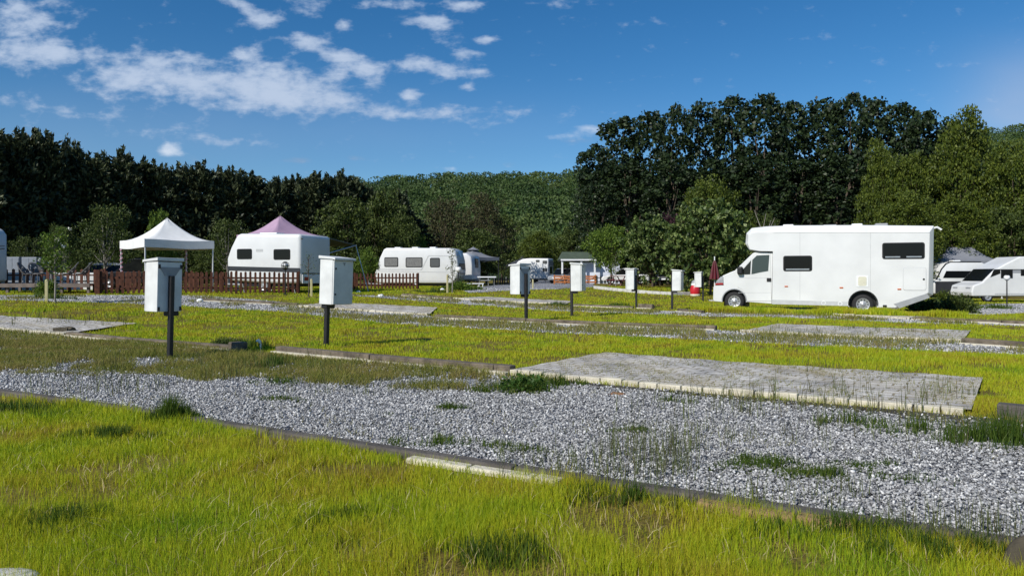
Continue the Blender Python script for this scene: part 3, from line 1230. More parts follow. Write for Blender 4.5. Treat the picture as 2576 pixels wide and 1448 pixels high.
flat(dw, 'door_handle', rrect(*[mz(708, 0)[0], mz(750, 0)[0]], mz(0, 712)[1] if False else mz(730, 712)[1], mz(730, 676)[1], .02), BLACK, .065, .03, .006)
for za in (678, 820):
    a, b = mz(430, za), mz(750, za)
    flat(dw, 'door_seam', [(a[0], a[1]), (b[0], b[1]), (b[0], b[1] + .012), (a[0], a[1] + .012)], SKIRT, .0835, .01)
bm = BM()
a, b = mz(424, 642), mz(478, 566)
box(bm, a[0], b[0], -.08, .1, a[1], b[1])
obj('mirror', bm, BLACK, mh, .05, 3)
flat(mh, 'headlight', [mz(206, 745), mz(222, 706), mz(262, 664), mz(286, 660), mz(290, 742)], LAMPG, .075, .08, .015)
flat(mh, 'turn_signal', [mz(206, 744), mz(290, 742), mz(284, 722), mz(214, 726)], REDL, .07, .02, .004)
bm = BM()                        # rubber lip round the front arch
pa = arc(0, (fw[0], fw[1] + .02), .40, 0, 180, 14)
pb = arc(0, (fw[0], fw[1] + .02), .435, 180, 0, 14)
prism(bm, pa + pb, .088, .12)
obj('arch_trim', bm, GREYP, mh)
bm = BM()
pa = arc(0, (rw[0], rw[1] + .02), .43, -8, 188, 14)
pb = arc(0, (rw[0], rw[1] + .02), .455, 188, -8, 14)
prism(bm, pa + pb, -.01, .03)
obj('arch_trim', bm, BLACK, mh)
for (cx, cz), y in ((fw, .14), (rw, .1)):
    wheel(mh, cx, y, cz, RW, .2, holes=10)
    wheel(mh, cx, W - y - .2, cz, RW, .2)


def mrect(a0, b0, a1, b1):
    p, q = mz(a0, b0), mz(a1, b1)
    return p[0], q[0], q[1], p[1]


for a0, b0, a1, b1 in ((868, 462, 1148, 610), (1824, 337, 2236, 490)):
    x0, x1, z0, z1 = mrect(a0, b0, a1, b1)
    w = window(mh, x0, x1, z0, z1, .07, 0, .035)
    n = 2 if a0 > 1500 else 1
    for k in range(n):
        xa = x0 + .09 + k * (x1 - x0) / n
        xb = x0 + (k + 1) * (x1 - x0) / n - .09
        bm = BM()
        box(bm, xa, xb, -.027, -.02, z0 + .045, z0 + .085)
        obj('window_latch_rail', bm, ALU, w)
for a, b in ((898, 757), (1430, 769), (1990, 784)):
    p = mz(a, b)
    flat(mh, 'marker_light', rrect(p[0] - .055, p[0] + .055, p[1] - .02, p[1] + .02, .008), AMBER, -.018, .03, .004)
x0, x1, z0, z1 = mrect(1576, 654, 1690, 764)
v = flat(mh, 'fridge_vent', rrect(x0, x1, z0, z1, .02), WHITE2, -.012, .02, .004)
flat(v, 'vent_cover', rrect(x0 + .05, x1 - .05, z0 + .04, z1 - .03, .05), CREAM, -.02, .012, .004)
x0, x1, z0, z1 = mrect(2025, 575, 2252, 798)
h_ = flat(mh, 'locker_hatch', rrect(x0, x1, z0, z1, .07), SKIRT, -.004, .02, 0)
flat(h_, 'hatch_door', rrect(x0 + .014, x1 - .014, z0 + .014, z1 - .014, .06), WHITE, -.010, .02, .003)
p = mz(2226, 688)
flat(h_, 'hatch_lock', rrect(p[0] - .03, p[0] + .03, p[1] - .028, p[1] + .028, .02), BLACK, -.02, .03)
for zx in (1030, 1710):
    a, b = mz(zx, 232), mz(zx, 880 if zx < 1500 else 800)
    flat(mh, 'panel_joint', [(a[0] - .006, a[1]), (a[0] + .006, a[1]), (a[0] + .006, b[1]), (a[0] - .006, b[1])], SKIRT, -.0035, .01)
a, b = mz(770, 232), mz(2284, 232)
flat(mh, 'gutter_strip', [(a[0], a[1] - .02), (b[0], b[1] - .02), (b[0], b[1] + .005), (a[0], a[1] + .005)], WHITE2, -.012, .02, .003)
flat(mh, 'side_skirt', [mz(758, 884), mz(1488, 905), mz(1482, 946), mz(760, 928)], SKIRT, -.008, .02, .003)
for a, b in ((1258, 916), (1418, 924)):
    p = mz(a, b)
    bm = BM()
    lathe_y(bm, [(.05, -.014), (.07, -.014), (.07, 0)], p[0], p[1], 20)
    obj('service_cap', bm, WHITE2, mh)
flat(mh, 'tail_skirt', [mz(1935, 926), mz(2258, 824), mz(2285, 866), mz(1992, 968)], GREYP, -.012, .025, .003)
p = mz(1850, 945)
bm = BM()
box(bm, p[0] - .06, p[0] + .06, -.012, .05, p[1] - .05, p[1] + .03)
obj('waste_outlet', bm, BLACK, mh, .01, 1)
for a0, a1, hh, wd in ((860, 965, .10, .7), (1255, 1390, .06, .8), (1535, 1645, .07, .6), (1768, 1895, .06, .8)):
    x0, x1 = mz(a0, 160)[0], mz(a1, 160)[0]
    zt = full[6][1]
    bm = BM()
    box(bm, x0, x1, .5, .5 + wd, zt - .02, zt + hh)
    obj('roof_vent', bm, WHITE2 if hh > .062 else GREYP, mh, .03, 2)
p = mz(2345, 200)
bm = BM()
tube(bm, [(full[7][0] - .05, .25, p[1] + .02), (full[7][0] + .1, .25, p[1] + .06), (full[7][0] + .22, .25, p[1] - .03)], .035)
tube(bm, [(full[7][0] - .05, W - .25, p[1] + .02), (full[7][0] + .1, W - .25, p[1] + .06), (full[7][0] + .22, W - .25, p[1] - .03)], .035)
tube(bm, [(full[7][0] + .1, .25, p[1] + .06), (full[7][0] + .1, W - .25, p[1] + .06)], .03)
obj('bike_rack', bm, WHITE2, mh)


def caravan(label, pl_, out, W=2.25, bevel=.14, seg=4, group=None, mat=WHITE, wheel_x=None, hitch=-1, base_r=.3):
    r = thing('caravan', label, 'caravan', pl_.loc, pl_.ang, group or 'white touring caravans on the campsite')
    bm = BM()
    prism(bm, out, 0, W)
    obj('body', bm, mat, r, bevel, seg, smooth=True, angle=50)
    zb = min(p[1] for p in out)
    xs = [p[0] for p in out]
    L0, L1 = min(xs), max(xs)
    wx = wheel_x if wheel_x is not None else (L0 + L1) / 2
    for y in (.06, W - .26):
        wheel(r, wx, y, .31, .31, .2)
    bm = BM()
    box(bm, L0 + .6, L1 - .4, .2, W - .2, zb - .12, zb + .05)
    obj('chassis', bm, BLACK, r)
    hx = L0 if hitch < 0 else L1
    bm = BM()
    tube(bm, [(hx - hitch * .5, W * .25, zb - .06), (hx + hitch * 1.1, W / 2, zb - .02)], .04)
    tube(bm, [(hx - hitch * .5, W * .75, zb - .06), (hx + hitch * 1.1, W / 2, zb - .02)], .04)
    tube(bm, [(hx + hitch * .9, W / 2 + .1, -.02), (hx + hitch * .9, W / 2 + .1, zb + .25)], .03)
    obj('drawbar', bm, GREYP, r)
    for lx in (L0 + .7, L1 - .5):
        for y in (.2, W - .2):
            bm = BM()
            tube(bm, [(lx, y, zb), (lx + .1, y, -.02)], .02)
            obj('corner_steady', bm, GREYP, r)
    return r, L0, L1, zb


# left caravan with graphite band -------------------------------------------
C1 = Plane(569, 32.4, -18)


def c1(a, b):
    return C1.q((780 + .24864 * a) / 1.4913, (760 + .24864 * b) / 1.4913)


out = [c1(*p) for p in ((310, 1180), (276, 940), (276, 840), (330, 680), (400, 535), (436, 482), (480, 464), (1393, 470), (1397, 1225), (1000, 1225))]
r, L0, L1, zb = caravan('white caravan with graphite band and two dark windows behind the picket fence', C1, out, 2.4, .16)
for a0, b0, a1, b1 in ((438, 698, 664, 852), (990, 702, 1242, 860)):
    p, q = c1(a0, b0), c1(a1, b1)
    window(r, p[0], q[0], q[1], p[1], .07)
flat(r, 'graphite_band', [c1(287, 957), c1(1384, 986), c1(1384, 1052), c1(296, 1024)], GRAPH, -.008, .02)
flat(r, 'heater_vent', [c1(725, 700), c1(830, 700), c1(830, 740), c1(725, 740)], SKIRT, -.006, .012)
bm = BM()
box(bm, L1 - .002, L1 + .02, .12, 2.28, zb + .43, zb + .47)
box(bm, L1 - .002, L1 + .03, .3, 2.1, zb + .18, zb + .22)
obj('rear_trim', bm, BLACK, r)
bm = BM()
box(bm, L1 - .002, L1 + .035, .1, 2.3, zb + .02, zb + .40)
obj('rear_bumper', bm, WHITE2, r, .03, 2)
for y in (.22, 1.9):
    bm = BM()
    box(bm, L1 + .03, L1 + .05, y, y + .28, zb + .14, zb + .3)
    obj('tail_light', bm, REDL, r, .01, 1)
bm = BM()
tube(bm, [(L1 - .05, .1, c1(1393, 540)[1]), (L1 + .04, .1, c1(1393, 545)[1])], .025)
obj('marker_light', bm, BLACK, r)
bm = BM()
box(bm, 1.2, 2.1, .7, 1.3, c1(480, 464)[1] - .02, c1(480, 464)[1] + .06)
obj('roof_vent', bm, WHITE2, r, .03, 2)
zt = out[7][1]
bm = BM()
prism(bm, [(2.4, zt - .32), (2.4, zt - .28), (0, zt - .05), (0, zt - .09)], 0, 3.0)
swap_xy(bm, 0)
for v in bm.verts:
    x_, y_, z_ = v.co
    v.co = (L1 + x_ - .1, 2.42 + y_, z_)
aw = obj('awning', bm, M('awning_canvas', (.12, .14, .12), .8), r)
bm = BM()
tube(bm, [(L1 - .15, 2.45, zt - .75), (L1 - .12, 4.8, zt - .3)], .03)
tube(bm, [(L1 - 3, 4.82, zt - .3), (L1 - .1, 4.82, zt - .3)], .035)
tube(bm, [(L1 - .12, 4.8, zt - .3), (L1 + .5, 4.9, 0)], .02)
obj('awning_frame', bm, ALU, aw)

# long caravan in the middle ---------------------------------------------------
C2 = Plane(942, 52, -10)


def c2(a, b):
    return C2.q((1300 + .27174 * a) / 1.4913, (860 + .27174 * b) / 1.4913)


out = [c2(*p) for p in ((420, 745), (383, 610), (400, 560), (450, 400), (508, 275), (545, 255), (1440, 258), (1492, 285), (1530, 420), (1542, 560), (1530, 650), (1480, 725), (1440, 748))]
r, L0, L1, zb = caravan('long white caravan with three blinded windows and grey swoosh lines behind the short picket fence', C2, out, 2.3, .13, 3)
for a0, b0, a1, b1 in ((520, 386, 712, 518), (814, 388, 1047, 524), (1150, 393, 1287, 524)):
    p, q = c2(a0, b0), c2(a1, b1)
    window(r, p[0], q[0], q[1], p[1], .09, fr=.06, glass=BLIND if a0 < 1100 else GLASSG)
for pts in (((410, 545), (1020, 548), (1040, 556), (1020, 562), (410, 558)), ((1020, 560), (1120, 368), (1135, 368), (1040, 562)), ((1130, 358), (1440, 362), (1440, 374), (1130, 370)),
            ((400, 572), (1500, 588), (1500, 597), (400, 584)), ((1010, 705), (1450, 705), (1450, 716), (1010, 716))):
    flat(r, 'decor_line', [c2(*p) for p in pts], SKIRT, -.005, .01)
bm = BM()
for k in range(3):
    x_ = L0 + 1.2 + 1.3 * k
    box(bm, x_, x_ + .45, .8, 1.3, out[5][1] - .02, out[5][1] + .07)
obj('roof_vent', bm, WHITE2, r, .03, 2)
end_window(r, L1 - .19, .35, 1.95, 1.72, 2.16)
end_window(r, L1 - .005, .35, 1.95, 1.18, 1.6)
bm = BM()
box(bm, L1 - .01, L1 + .02, .15, 2.15, .88, .92)
obj('rear_trim', bm, BLACK, r)

# second caravan tucked in behind its end
C4 = Plane(1028, 56.4, -15)
zt4 = ZY(636, 55) - C4.base
out = [(.1, .42), (0, .9), (.08, 1.5), (.35, zt4 - .2), (.6, zt4), (4.6, zt4), (4.98, zt4 - .25), (5.1, 1.5), (5.1, .42)]
r, L0, L1, zb = caravan('caravan whose shaded end with one small window sticks out behind the long caravan', C4, out, 2.2, .12, 3, hitch=1)
end_window(r, L1, .75, 1.5, 1.35, 2.05)
bm = BM()
box(bm, L1 - .005, L1 + .03, .2, 2.0, .5, .72)
obj('rear_bumper', bm, WHITE2, r, .02, 2)

# small far caravan
C5 = Plane(1284, 80, -18)


def c5(a, b):
    return C5.q((1880 + .3261 * a) / 1.4913, (860 + .3261 * b) / 1.4913)


out = [c5(*p) for p in ((150, 570), (105, 560), (118, 490), (150, 420), (190, 365), (245, 340), (330, 332), (541, 334), (541, 572))]
r, L0, L1, zb = caravan('small distant white caravan with rounded nose beside the gravel lane', C5, out, 2.2, .13, 3)
for a0, b0, a1, b1 in ((398, 352, 440, 378), (475, 360, 527, 396), (475, 446, 527, 482)):
    p, q = c5(a0, b0), c5(a1, b1)
    window(r, p[0], q[0], q[1], p[1], .05, fr=.05, glass=GLASSG)
flat(r, 'decor_line', [c5(350, 484), c5(532, 484), c5(532, 491), c5(350, 491)], GREYP, -.006, .012)
end_window(r, L1, .6, 1.6, 1.0, 1.75)
bm = BM()
box(bm, L1 - .01, L1 + .01, .15, 2.05, 1.85, 2.35)
obj('rear_panel', bm, GREYP, r)

# caravan cut by the left edge
C6 = Plane(-260, 34, -18)
zt6 = ZY(563, 31.8) - C6.base
tt = C6.t(-104)
out = [(.1, .4), (0, .8), (.3, zt6 - .5), (.7, zt6), (tt - .25, zt6), (tt, zt6 - .3), (tt + .02, .45)]
r, L0, L1, zb = caravan('caravan cut off by the left edge, only its shaded rounded end showing', C6, out, 2.3, .16)
bm = BM()
box(bm, L1 - .005, L1 + .012, .2, 2.1, zt6 - .98, zt6 - .95)
box(bm, L1 - .005, L1 + .012, .2, 2.1, zt6 - .84, zt6 - .82)
obj('rear_trim', bm, BLACK, r)

# right edge group
C7 = Plane(2352.7, 52, -4)


def c7(a, b):
    return C7.q((3440 + .19333 * a) / 1.4913, (900 + .19333 * b) / 1.4913)


out = [c7(*p) for p in ((340, 1045), (340, 800), (365, 765), (410, 690), (470, 560), (555, 462), (640, 426), (1240, 426), (1330, 470), (1400, 640), (1400, 1045))]
r, L0, L1, zb = caravan('white caravan with black lower half and long slanted window behind the motorhome tail', C7, out, 2.3, .08, 2)
flat(r, 'graphite_band', [c7(350, 802), c7(1390, 802), c7(1390, 1040), c7(350, 1040)], GRAPH, -.012, .02)
flat(r, 'window', [c7(497, 735), c7(560, 600), c7(1040, 600), c7(1030, 735)], GLASS, -.015, .02)
a, b = [c7(*p) for p in ((352, 765), (398, 690), (458, 560), (545, 456), (640, 416), (1240, 416))], [c7(*p) for p in ((1240, 432), (640, 432), (562, 470), (480, 565), (420, 695), (375, 770))]
flat(r, 'roof_trim', a + b, BLACK, -.01, .03)
bm = BM()
zt = out[6][1]
box(bm, c7(780, 400)[0], c7(930, 400)[0], .6, 1.2, zt - .02, zt + .14)
obj('roof_vent', bm, WHITE2, r, .03, 2)
C8 = Plane(2318, 58, -4)
zt8 = ZY(660, 58) - C8.base
out = [(0, .4), (0, zt8 - .7), (.3, zt8 - .35), (.9, zt8), (3.6, zt8), (4, zt8 - .4), (4, .4)]
caravan('white caravan mostly hidden between motorhome tail and black and white caravan', C8, out, 2.2, .1, 3)

V7 = Plane(2485.6, 44, 0)
zt7 = ZY(645, 44) - V7.base
v7 = thing('motorhome', 'white low profile motorhome with sloping cab and black window band at the right edge', 'motorhome', V7.loc, 0)


def c9(a, b):
    return V7.q((3440 + .19333 * a) / 1.4913, (900 + .19333 * b) / 1.4913)


out = [(-.05, .35), (-.1, .6), (0, 1.0), (.55, 1.2), (1.35, 2.02), (1.5, 2.05), (1.9, zt7 - .45), (2.6, zt7 - .1), (2.8, zt7), (7.2, zt7), (7.3, zt7 - .2), (7.3, .38)]
out = [(p[0] - .9, p[1]) for p in out]
bm = BM()
prism(bm, out, 0, 2.2)
obj('body', bm, WHITE, v7, .08, 3, angle=30)
a, b = (out[3][0] + .05, out[3][1] + .06), (out[4][0] - .03, out[4][1] - .03)
bm = BM()
prism(bm, [a, b, (b[0] - .012, b[1] + .012), (a[0] - .012, a[1] + .012)], .12, 2.08)
obj('windscreen', bm, GLASS, v7)
flat(v7, 'cab_window', [c9(1415, 722), c9(1480, 585), c9(1608, 578), c9(1608, 650)], GLASS, -.012, .02)
for a0, b0, a1, b1, g in ((1620, 572, 1850, 742, GLASS), (2005, 572, 2260, 695, GLASS)):
    p, q = c9(a0, b0), c9(a1, b1)
    window(v7, p[0], q[0], q[1], p[1], .03, glass=g, fr=.05)
flat(v7, 'black_band', [c9(1850, 575), c9(2005, 575), c9(2005, 642), c9(1850, 642)], GREYP, -.006, .01)
flat(v7, 'black_band', [c9(1480, 566), c9(2600, 566), c9(2600, 580), c9(1480, 580)], BLACK, -.008, .01)
flat(v7, 'side_skirt', [c9(1500, 1030), c9(2600, 1030), c9(2600, 1060), c9(1500, 1060)], SKIRT, -.007, .01)
for x_ in (.0, 4.4):
    for y in (.04, 1.96):
        wheel(v7, x_, y, .32, .32, .2)
bm = BM()
box(bm, out[0][0] - .0, out[0][0] + .08, .2, .7, .72, .9)
obj('headlight', bm, LAMPG, v7, .03, 2)
bm = BM()
box(bm, -.06, .02, 1.5, 2.0, .72, .9)
for v in bm.verts:
    v.co.x += out[0][0] + .06
obj('headlight', bm, LAMPG, v7, .03, 2)

# cars ----------------------------------------------------------------------------


def car(label, x, y, rz, paint, suv=False, L=4.2, W=1.75, cat='car'):
    """long side along local x, nose at -x"""
    r = thing('parked_car', label, cat, (x, y, Tz(x, y)), rz, 'parked cars in the background')
    h0, h1, h2 = (.3, .98, 1.68) if suv else (.25, .86, 1.45)
    a = L / 2
    bp = [(-a, h0 + .1), (-a + .02, h1 - .25), (-a + .15, h1 - .12), (-a + 1.0, h1), (a - .25, h1 + .04), (a - .02, h1 - .1), (a, h0 + .1)]
    bp += list(reversed(arc(0, (a - .8, .33), .37, 0, 180, 8)))[::-1] + arc(0, (-a + .8, .33), .37, 0, 180, 8)
    bm = BM()
    prism(bm, bp, -W / 2, W / 2)
    obj('body', bm, paint, r, .06, 2, angle=30)
    rear_x = a - .3 if suv else a - .75
    cp = [(-a + 1.0, h1 - .02), (-a + 1.75, h2 - .04), (-a + 2.1, h2), (rear_x - .35, h2), (rear_x, h2 - .12), (a - .2, h1)]
    bm = BM()
    prism(bm, cp, -W / 2 + .1, W / 2 - .1)
    obj('window_glass', bm, GLASS, r, .05, 2, angle=30)
    bm = BM()
    prism(bm, [(-a + 1.72, h2 - .06), (-a + 2.1, h2 + .015), (rear_x - .35, h2 + .015), (rear_x + .02, h2 - .11), (rear_x - .1, h2 - .12), (-a + 1.9, h2 - .07)], -W / 2 + .09, W / 2 - .09)
    obj('roof', bm, paint, r, .02, 2)
    for x_ in (-a + .8, a - .8):
        for yy in (-W / 2 + .0, W / 2 - .2):
            wheel(r, x_, yy, .33, .32, .2)
    for yy in (-W / 2 + .08, W / 2 - .43):
        bm = BM()
        box(bm, -a - .01, -a + .1, yy, yy + .35, h1 - .34, h1 - .2)
        obj('headlight', bm, LAMPG, r, .02, 1)
    bm = BM()
    box(bm, -a - .02, -a + .02, -.28, .28, h0 + .2, h0 + .31)
    obj('number_plate', bm, WHITE2, r)
    return r


p = PD(1572, 66)
car('white hatchback half hidden behind the tree trunk at the end of the lane', p.x, p.y, rad(-6), WHITE)
p = PD(1682, 60)
car('black off-roader facing out from under the big leafy tree', p.x, p.y, rad(70), CARB, True)
p = PD(1420, 72)
car('silver car behind the orange fence, next to the small caravan', p.x, p.y, rad(62), SILVER)
p = PD(1449, 76)
car('silver car behind the orange fence, nearer the building', p.x, p.y, rad(112), SILVER)
p = PD(352, 41)
car('black off-roader in shade behind the white gazebo', p.x, p.y, rad(10), CARB, True)
p = PD(262, 43)
car('silver car nose in the bushes left of the white gazebo', p.x, p.y, rad(-60), SILVER)

# ------------------------------------------------------------------ gazebos


def gazebo(label, x, y, rz, size, eave, peak, mat, ridge=0., cap=False, legs=True, val=.25, legmat=WHITE2):
    sx, sy = (size, size) if not hasattr(size, '__len__') else size
    r = thing('gazebo', label, 'gazebo', (x, y, Tz(x, y)), rz, 'pop-up gazebos among the caravans')
    n, m = 10, 8
    rings = []
    for i in range(m + 1):
        f = i / m                                # 0 at the eave, 1 at the peak
        z = eave + (peak - eave) * (f ** 1.55) - (.05 * math.sin(PI * f) if f < 1 else 0)
        hx, hy = sx / 2 * (1 - f) + ridge / 2 * f, sy / 2 * (1 - f)
        ring = []
        cs = [(-hx, -hy), (hx, -hy), (hx, hy), (-hx, hy)]
        for k in range(4):
            a, b = cs[k], cs[(k + 1) % 4]
            for q in range(n):
                t = q / n
                sag = .10 * math.sin(PI * t) * (1 - f)       # edges sag between the legs
                px, py = a[0] + (b[0] - a[0]) * t, a[1] + (b[1] - a[1]) * t
                ring.append((px * (1 - sag * .25), py * (1 - sag * .25), z - (sag * .35 if f < .7 else 0) + .012 * math.sin(7 * t + 3 * k + 5 * f)))
        rings.append(ring)
    bm = BM()
    vr = [[bm.verts.new(p) for p in rg] for rg in rings]
    for a, b in zip(vr, vr[1:]):
        for k in range(4 * n):
            j = (k + 1) % (4 * n)
            bm.faces.new((a[k], a[j], b[j], b[k]))
    bmesh.ops.remove_doubles(bm, verts=bm.verts, dist=.002)
    c = obj('canopy', bm, mat, r, smooth=True)
    s = c.modifiers.new('solid', 'SOLIDIFY')
    s.thickness = .012
    bm = BM()
    lo = [[bm.verts.new((p[0] * 1.004, p[1] * 1.004, p[2] - dz)) for p in rings[0]] for dz in (.004, val * .5, val)]
    for a, b in zip(lo, lo[1:]):
        for k in range(4 * n):
            j = (k + 1) % (4 * n)
            bm.faces.new((a[k], a[j], b[j], b[k]))
    vo = obj('valance', bm, mat, r, smooth=False)
    s = vo.modifiers.new('solid', 'SOLIDIFY')
    s.thickness = .01
    for ax, ay in ((-1, -1), (1, -1), (1, 1), (-1, 1)):
        bm = BM()
        x_, y_ = ax * (sx / 2 - .04), ay * (sy / 2 - .04)
        box(bm, x_ - .022, x_ + .022, y_ - .022, y_ + .022, -.05, eave)
        box(bm, x_ - .06, x_ + .06, y_ - .06, y_ + .06, -.02, .015)
        obj('leg', bm, legmat, r)
    bm = BM()
    for k in range(4):
        cs = [(-sx / 2 + .05, -sy / 2 + .05), (sx / 2 - .05, -sy / 2 + .05), (sx / 2 - .05, sy / 2 - .05), (-sx / 2 + .05, sy / 2 - .05)]
        a, b = cs[k], cs[(k + 1) % 4]
        mid = ((a[0] + b[0]) / 2, (a[1] + b[1]) / 2)
        tube(bm, [(a[0], a[1], eave - .05), (mid[0], mid[1], eave - .4)], .012, 4)
        tube(bm, [(b[0], b[1], eave - .05), (mid[0], mid[1], eave - .4)], .012, 4)
    obj('scissor_frame', bm, ALU, r)
    if cap:
        bm = BM()
        z = peak - .12
        lathe_z(bm, [(sx * .17, z), (sx * .1, z + .1), (0, z + .26)], n=8)
        obj('canopy_cap', bm, mat, r)
    return r


p = PD(420, 34)
e = ZY(606, 34) - p.z
g1 = gazebo('white pop-up gazebo with pointed roof behind the picket fence', p.x, p.y, rad(46), 3.05, e, ZY(548, 34) - p.z, CANVAS, val=.36)
# pink ribbon wound round two legs
for k, (lx, ly) in enumerate(((-1.48, 1.48), (1.48, 1.48))):
    bm = BM()
    pts, rr = [], []
    for i in range(40):
        t = i / 39
        pts.append((lx + .05 * math.cos(t * 38), ly + .05 * math.sin(t * 38), .75 + t * 1.25))
        rr.append(.022 + .016 * math.sin(i * 2.3))
    tube(bm, pts, rr, 5)
    o = obj('ribbon', bm, M('pink_ribbon', (.62, .33, .42), .7), g1)
p = PD(704, 37.5)
gazebo('mauve pointed gazebo roof showing above the left caravan', p.x, p.y, rad(52), 3.0, ZY(592, 37.5) - p.z, ZY(543, 37.5) - p.z, MAUVE)
p = PD(2416, 56)
gazebo('grey gazebo with a flat ridge behind the caravans on the right', p.x, p.y, rad(-4), (4.4, 3.0), ZY(655, 56) - p.z, ZY(622, 56) - p.z, GREYC, ridge=1.75)
p = PD(1190, 60)
gazebo('grey vented gazebo behind the long caravan', p.x, p.y, rad(40), 3.0, ZY(647, 60) - p.z, ZY(625, 60) - p.z, GREYC, cap=True, legmat=GRAPH)
p = PD(1318, 90)
gazebo('dark grey gazebo behind the small distant caravan', p.x, p.y, rad(12), 4.4, ZY(664, 90) - p.z, ZY(640, 90) - p.z, DKC, legmat=BLACK)

# ------------------------------------------------------------------ fences


def picket_fence(label, A, B, h=.9, pitch=.186, pw=.092, mat=WOOD, post_every=1.9, rails=(.22, .68), lean=0., group='wooden picket fences', big_post=False):
    A, B = np.array(A[:2]), np.array(B[:2])
    L = np.linalg.norm(B - A)
    ang = math.atan2(B[1] - A[1], B[0] - A[0])
    z0 = Tz(*A)
    r = thing('picket_fence', label, 'fence', (A[0], A[1], z0), ang, group)
    e = (B - A) / L

    def gz(s):
        return Tz(*(A + e * s)) - z0
    bm = BM()
    s = .05
    while s < L - pw:
        g = gz(s)
        hh = h + rng.uniform(-.02, .02)
        tl = rng.uniform(-.008, .008)
        w2 = pw * rng.uniform(.93, 1.05)
        pts = [(s, g + .06), (s + w2, g + .06), (s + w2 + tl, g + hh - w2 * .45), (s + w2 * .5 + tl, g + hh), (s + tl, g + hh - w2 * .45)]
        prism(bm, pts, -.036, -.016)
        s += pitch
    obj('picket_panel', bm, mat, r)
    for f in rails:
        bm = BM()
        k = max(1, int(L / post_every))
        for q in range(k):
            a, b = L * q / k, L * (q + 1) / k - .004
            za, zb_ = gz(a) + f * h, gz(b) + f * h
            prism(bm, [(a, za), (b, zb_), (b, zb_ + .07), (a, za + .07)], -.014, .02)
        obj('rail', bm, mat, r)
    k = max(1, int(L / post_every))
    for q in range(k + 1):
        s = L * q / k
        g = gz(s)
        ww = .045 if not (big_post and q == 0) else .075
        bm = BM()
        box(bm, s - ww, s + ww, .022, .022 + 2 * ww, g - .2, g + h * (1.02 if ww < .05 else 1.04))
        if big_post and q == 0:
            for v in bm.verts:
                v.co.y -= .16
        obj('post', bm, mat, r, .006, 1)
    return r


fa, fb = PD(246, 28.0), PD(752, 31.0)
picket_fence('long brown picket fence in front of gazebo and left caravan', fa, fb, .93, big_post=True)
picket_fence('brown picket fence running back from the corner post beside the wicker chairs', fa, PD(262, 36), .93)
picket_fence('rear picket fence between gazebo and left caravan, seen through the front one', PD(300, 32.6), PD(560, 33.6), .9)
picket_fence('dark shaded picket fence behind the wicker chairs', PD(-60, 35), PD(262, 36), 1.08, pitch=.3, pw=.13)
picket_fence('short brown picket fence in front of the long caravan', PD(893, 38.6), PD(1052, 39.6), .88)
picket_fence('brown picket fence running back beside the left caravan', PD(889, 38.8), PD(872, 45), .9)
picket_fence('dark picket fence between the grey gazebo and the small caravan', PD(1243, 60), PD(1292, 62), .62, pitch=.3, pw=.16, mat=M('dark_stain', (.03, .02, .016), .7))
picket_fence('dark picket fence in front of the white building', PD(1497, 68), PD(1565, 69), .78, pitch=.42, pw=.2, mat=M('dark_green_stain', (.04, .05, .045), .7))
fo = thing('rail_fence', 'orange wooden rail fence beyond the gravel lane', 'fence', PD(1394, 66), 0)
L = 104 / F * 66
for z in (.12, .42, .62):
    bm = BM()
    box(bm, 0, L, -.03, .03, z, z + .15)
    obj('rail', bm, WOODO, fo)
for k in range(5):
    bm = BM()
    box(bm, L * k / 4 - .06, L * k / 4 + .06, .032, .15, -.1, .85)
    obj('post', bm, WOODO, fo)
for k in range(4):
    bm = BM()
    x0_ = L * k / 4 + .06
    tube(bm, [(x0_, -.045, .15), (x0_ + L / 4 - .12, -.045, .7)], .035, 4)
    obj('brace', bm, WOODO, fo)

# low white wall and cabinets in the shade
a, b = PD(-60, 36.6), PD(238, 37.4)
bm = BM()
L = (b - a).length
box(bm, 0, L, 0, .15, -.2, .42)
box(bm, 0, L, .02, .13, .5, .9)
for k in range(6):
    box(bm, L * k / 5 - .06, L * k / 5 + .06, .03, .12, .42, .5)
w = obj('low_wall', bm, WHITE2)
w.location, w.rotation_euler = a, (0, 0, math.atan2(b.y - a.y, b.x - a.x))
tag(w, 'low white boarded wall behind the shaded picket fence', 'wall')
for X0, X1, lab in ((14, 48, 'pale grey cabinet behind the shaded fence, next to the cut off caravan'), (54, 92, 'pale grey cabinet behind the shaded fence, nearer the sapling')):
    p = PD(X0, 38.4)
    wd = (X1 - X0) / F * 38.4
    r = thing('cabinet', lab, 'cabinet', p, 0, 'grey cabinets behind the fence')
    bm = BM()
    box(bm, 0, wd, 0, .6, 0, 1.72)
    obj('body', bm, SILVER if False else M('cabinet_grey', (.22, .25, .29), .6), r, .02, 2)
    bm = BM()
    box(bm, .03, wd / 2 - .01, -.012, .0, .1, 1.66)
    obj('door', bm, M('cabinet_grey', (.22, .25, .29)), r, .004, 1)
    bm = BM()
    box(bm, wd / 2 + .01, wd - .03, -.012, .0, .1, 1.66)
    obj('door', bm, M('cabinet_grey', (.22, .25, .29)), r, .004, 1)

# deck -------------------------------------------------------------------------------
a, b = PD(-60, 30.2), PD(226, 30.6)
dk = thing('deck', 'low wooden deck carrying the wicker chairs', 'deck', a, math.atan2(b.y - a.y, b.x - a.x))
L = (b - a).length
bm = BM()
for k in range(22):
    y = k * .145
    box(bm, 0, L, y, y + .136, .36, .40)
obj('boards', bm, DECK, dk)
bm = BM()
box(bm, 0, L, -.034, -.004, .26, .41)
obj('fascia', bm, DECK, dk)
for k in range(5):
    for y in (.06, 2.9):
        bm = BM()
        x_ = .1 + (L - .2) * k / 4
        box(bm, x_ - .05, x_ + .05, y, y + .1, -.1, .355)
        obj('leg', bm, DECK, dk)


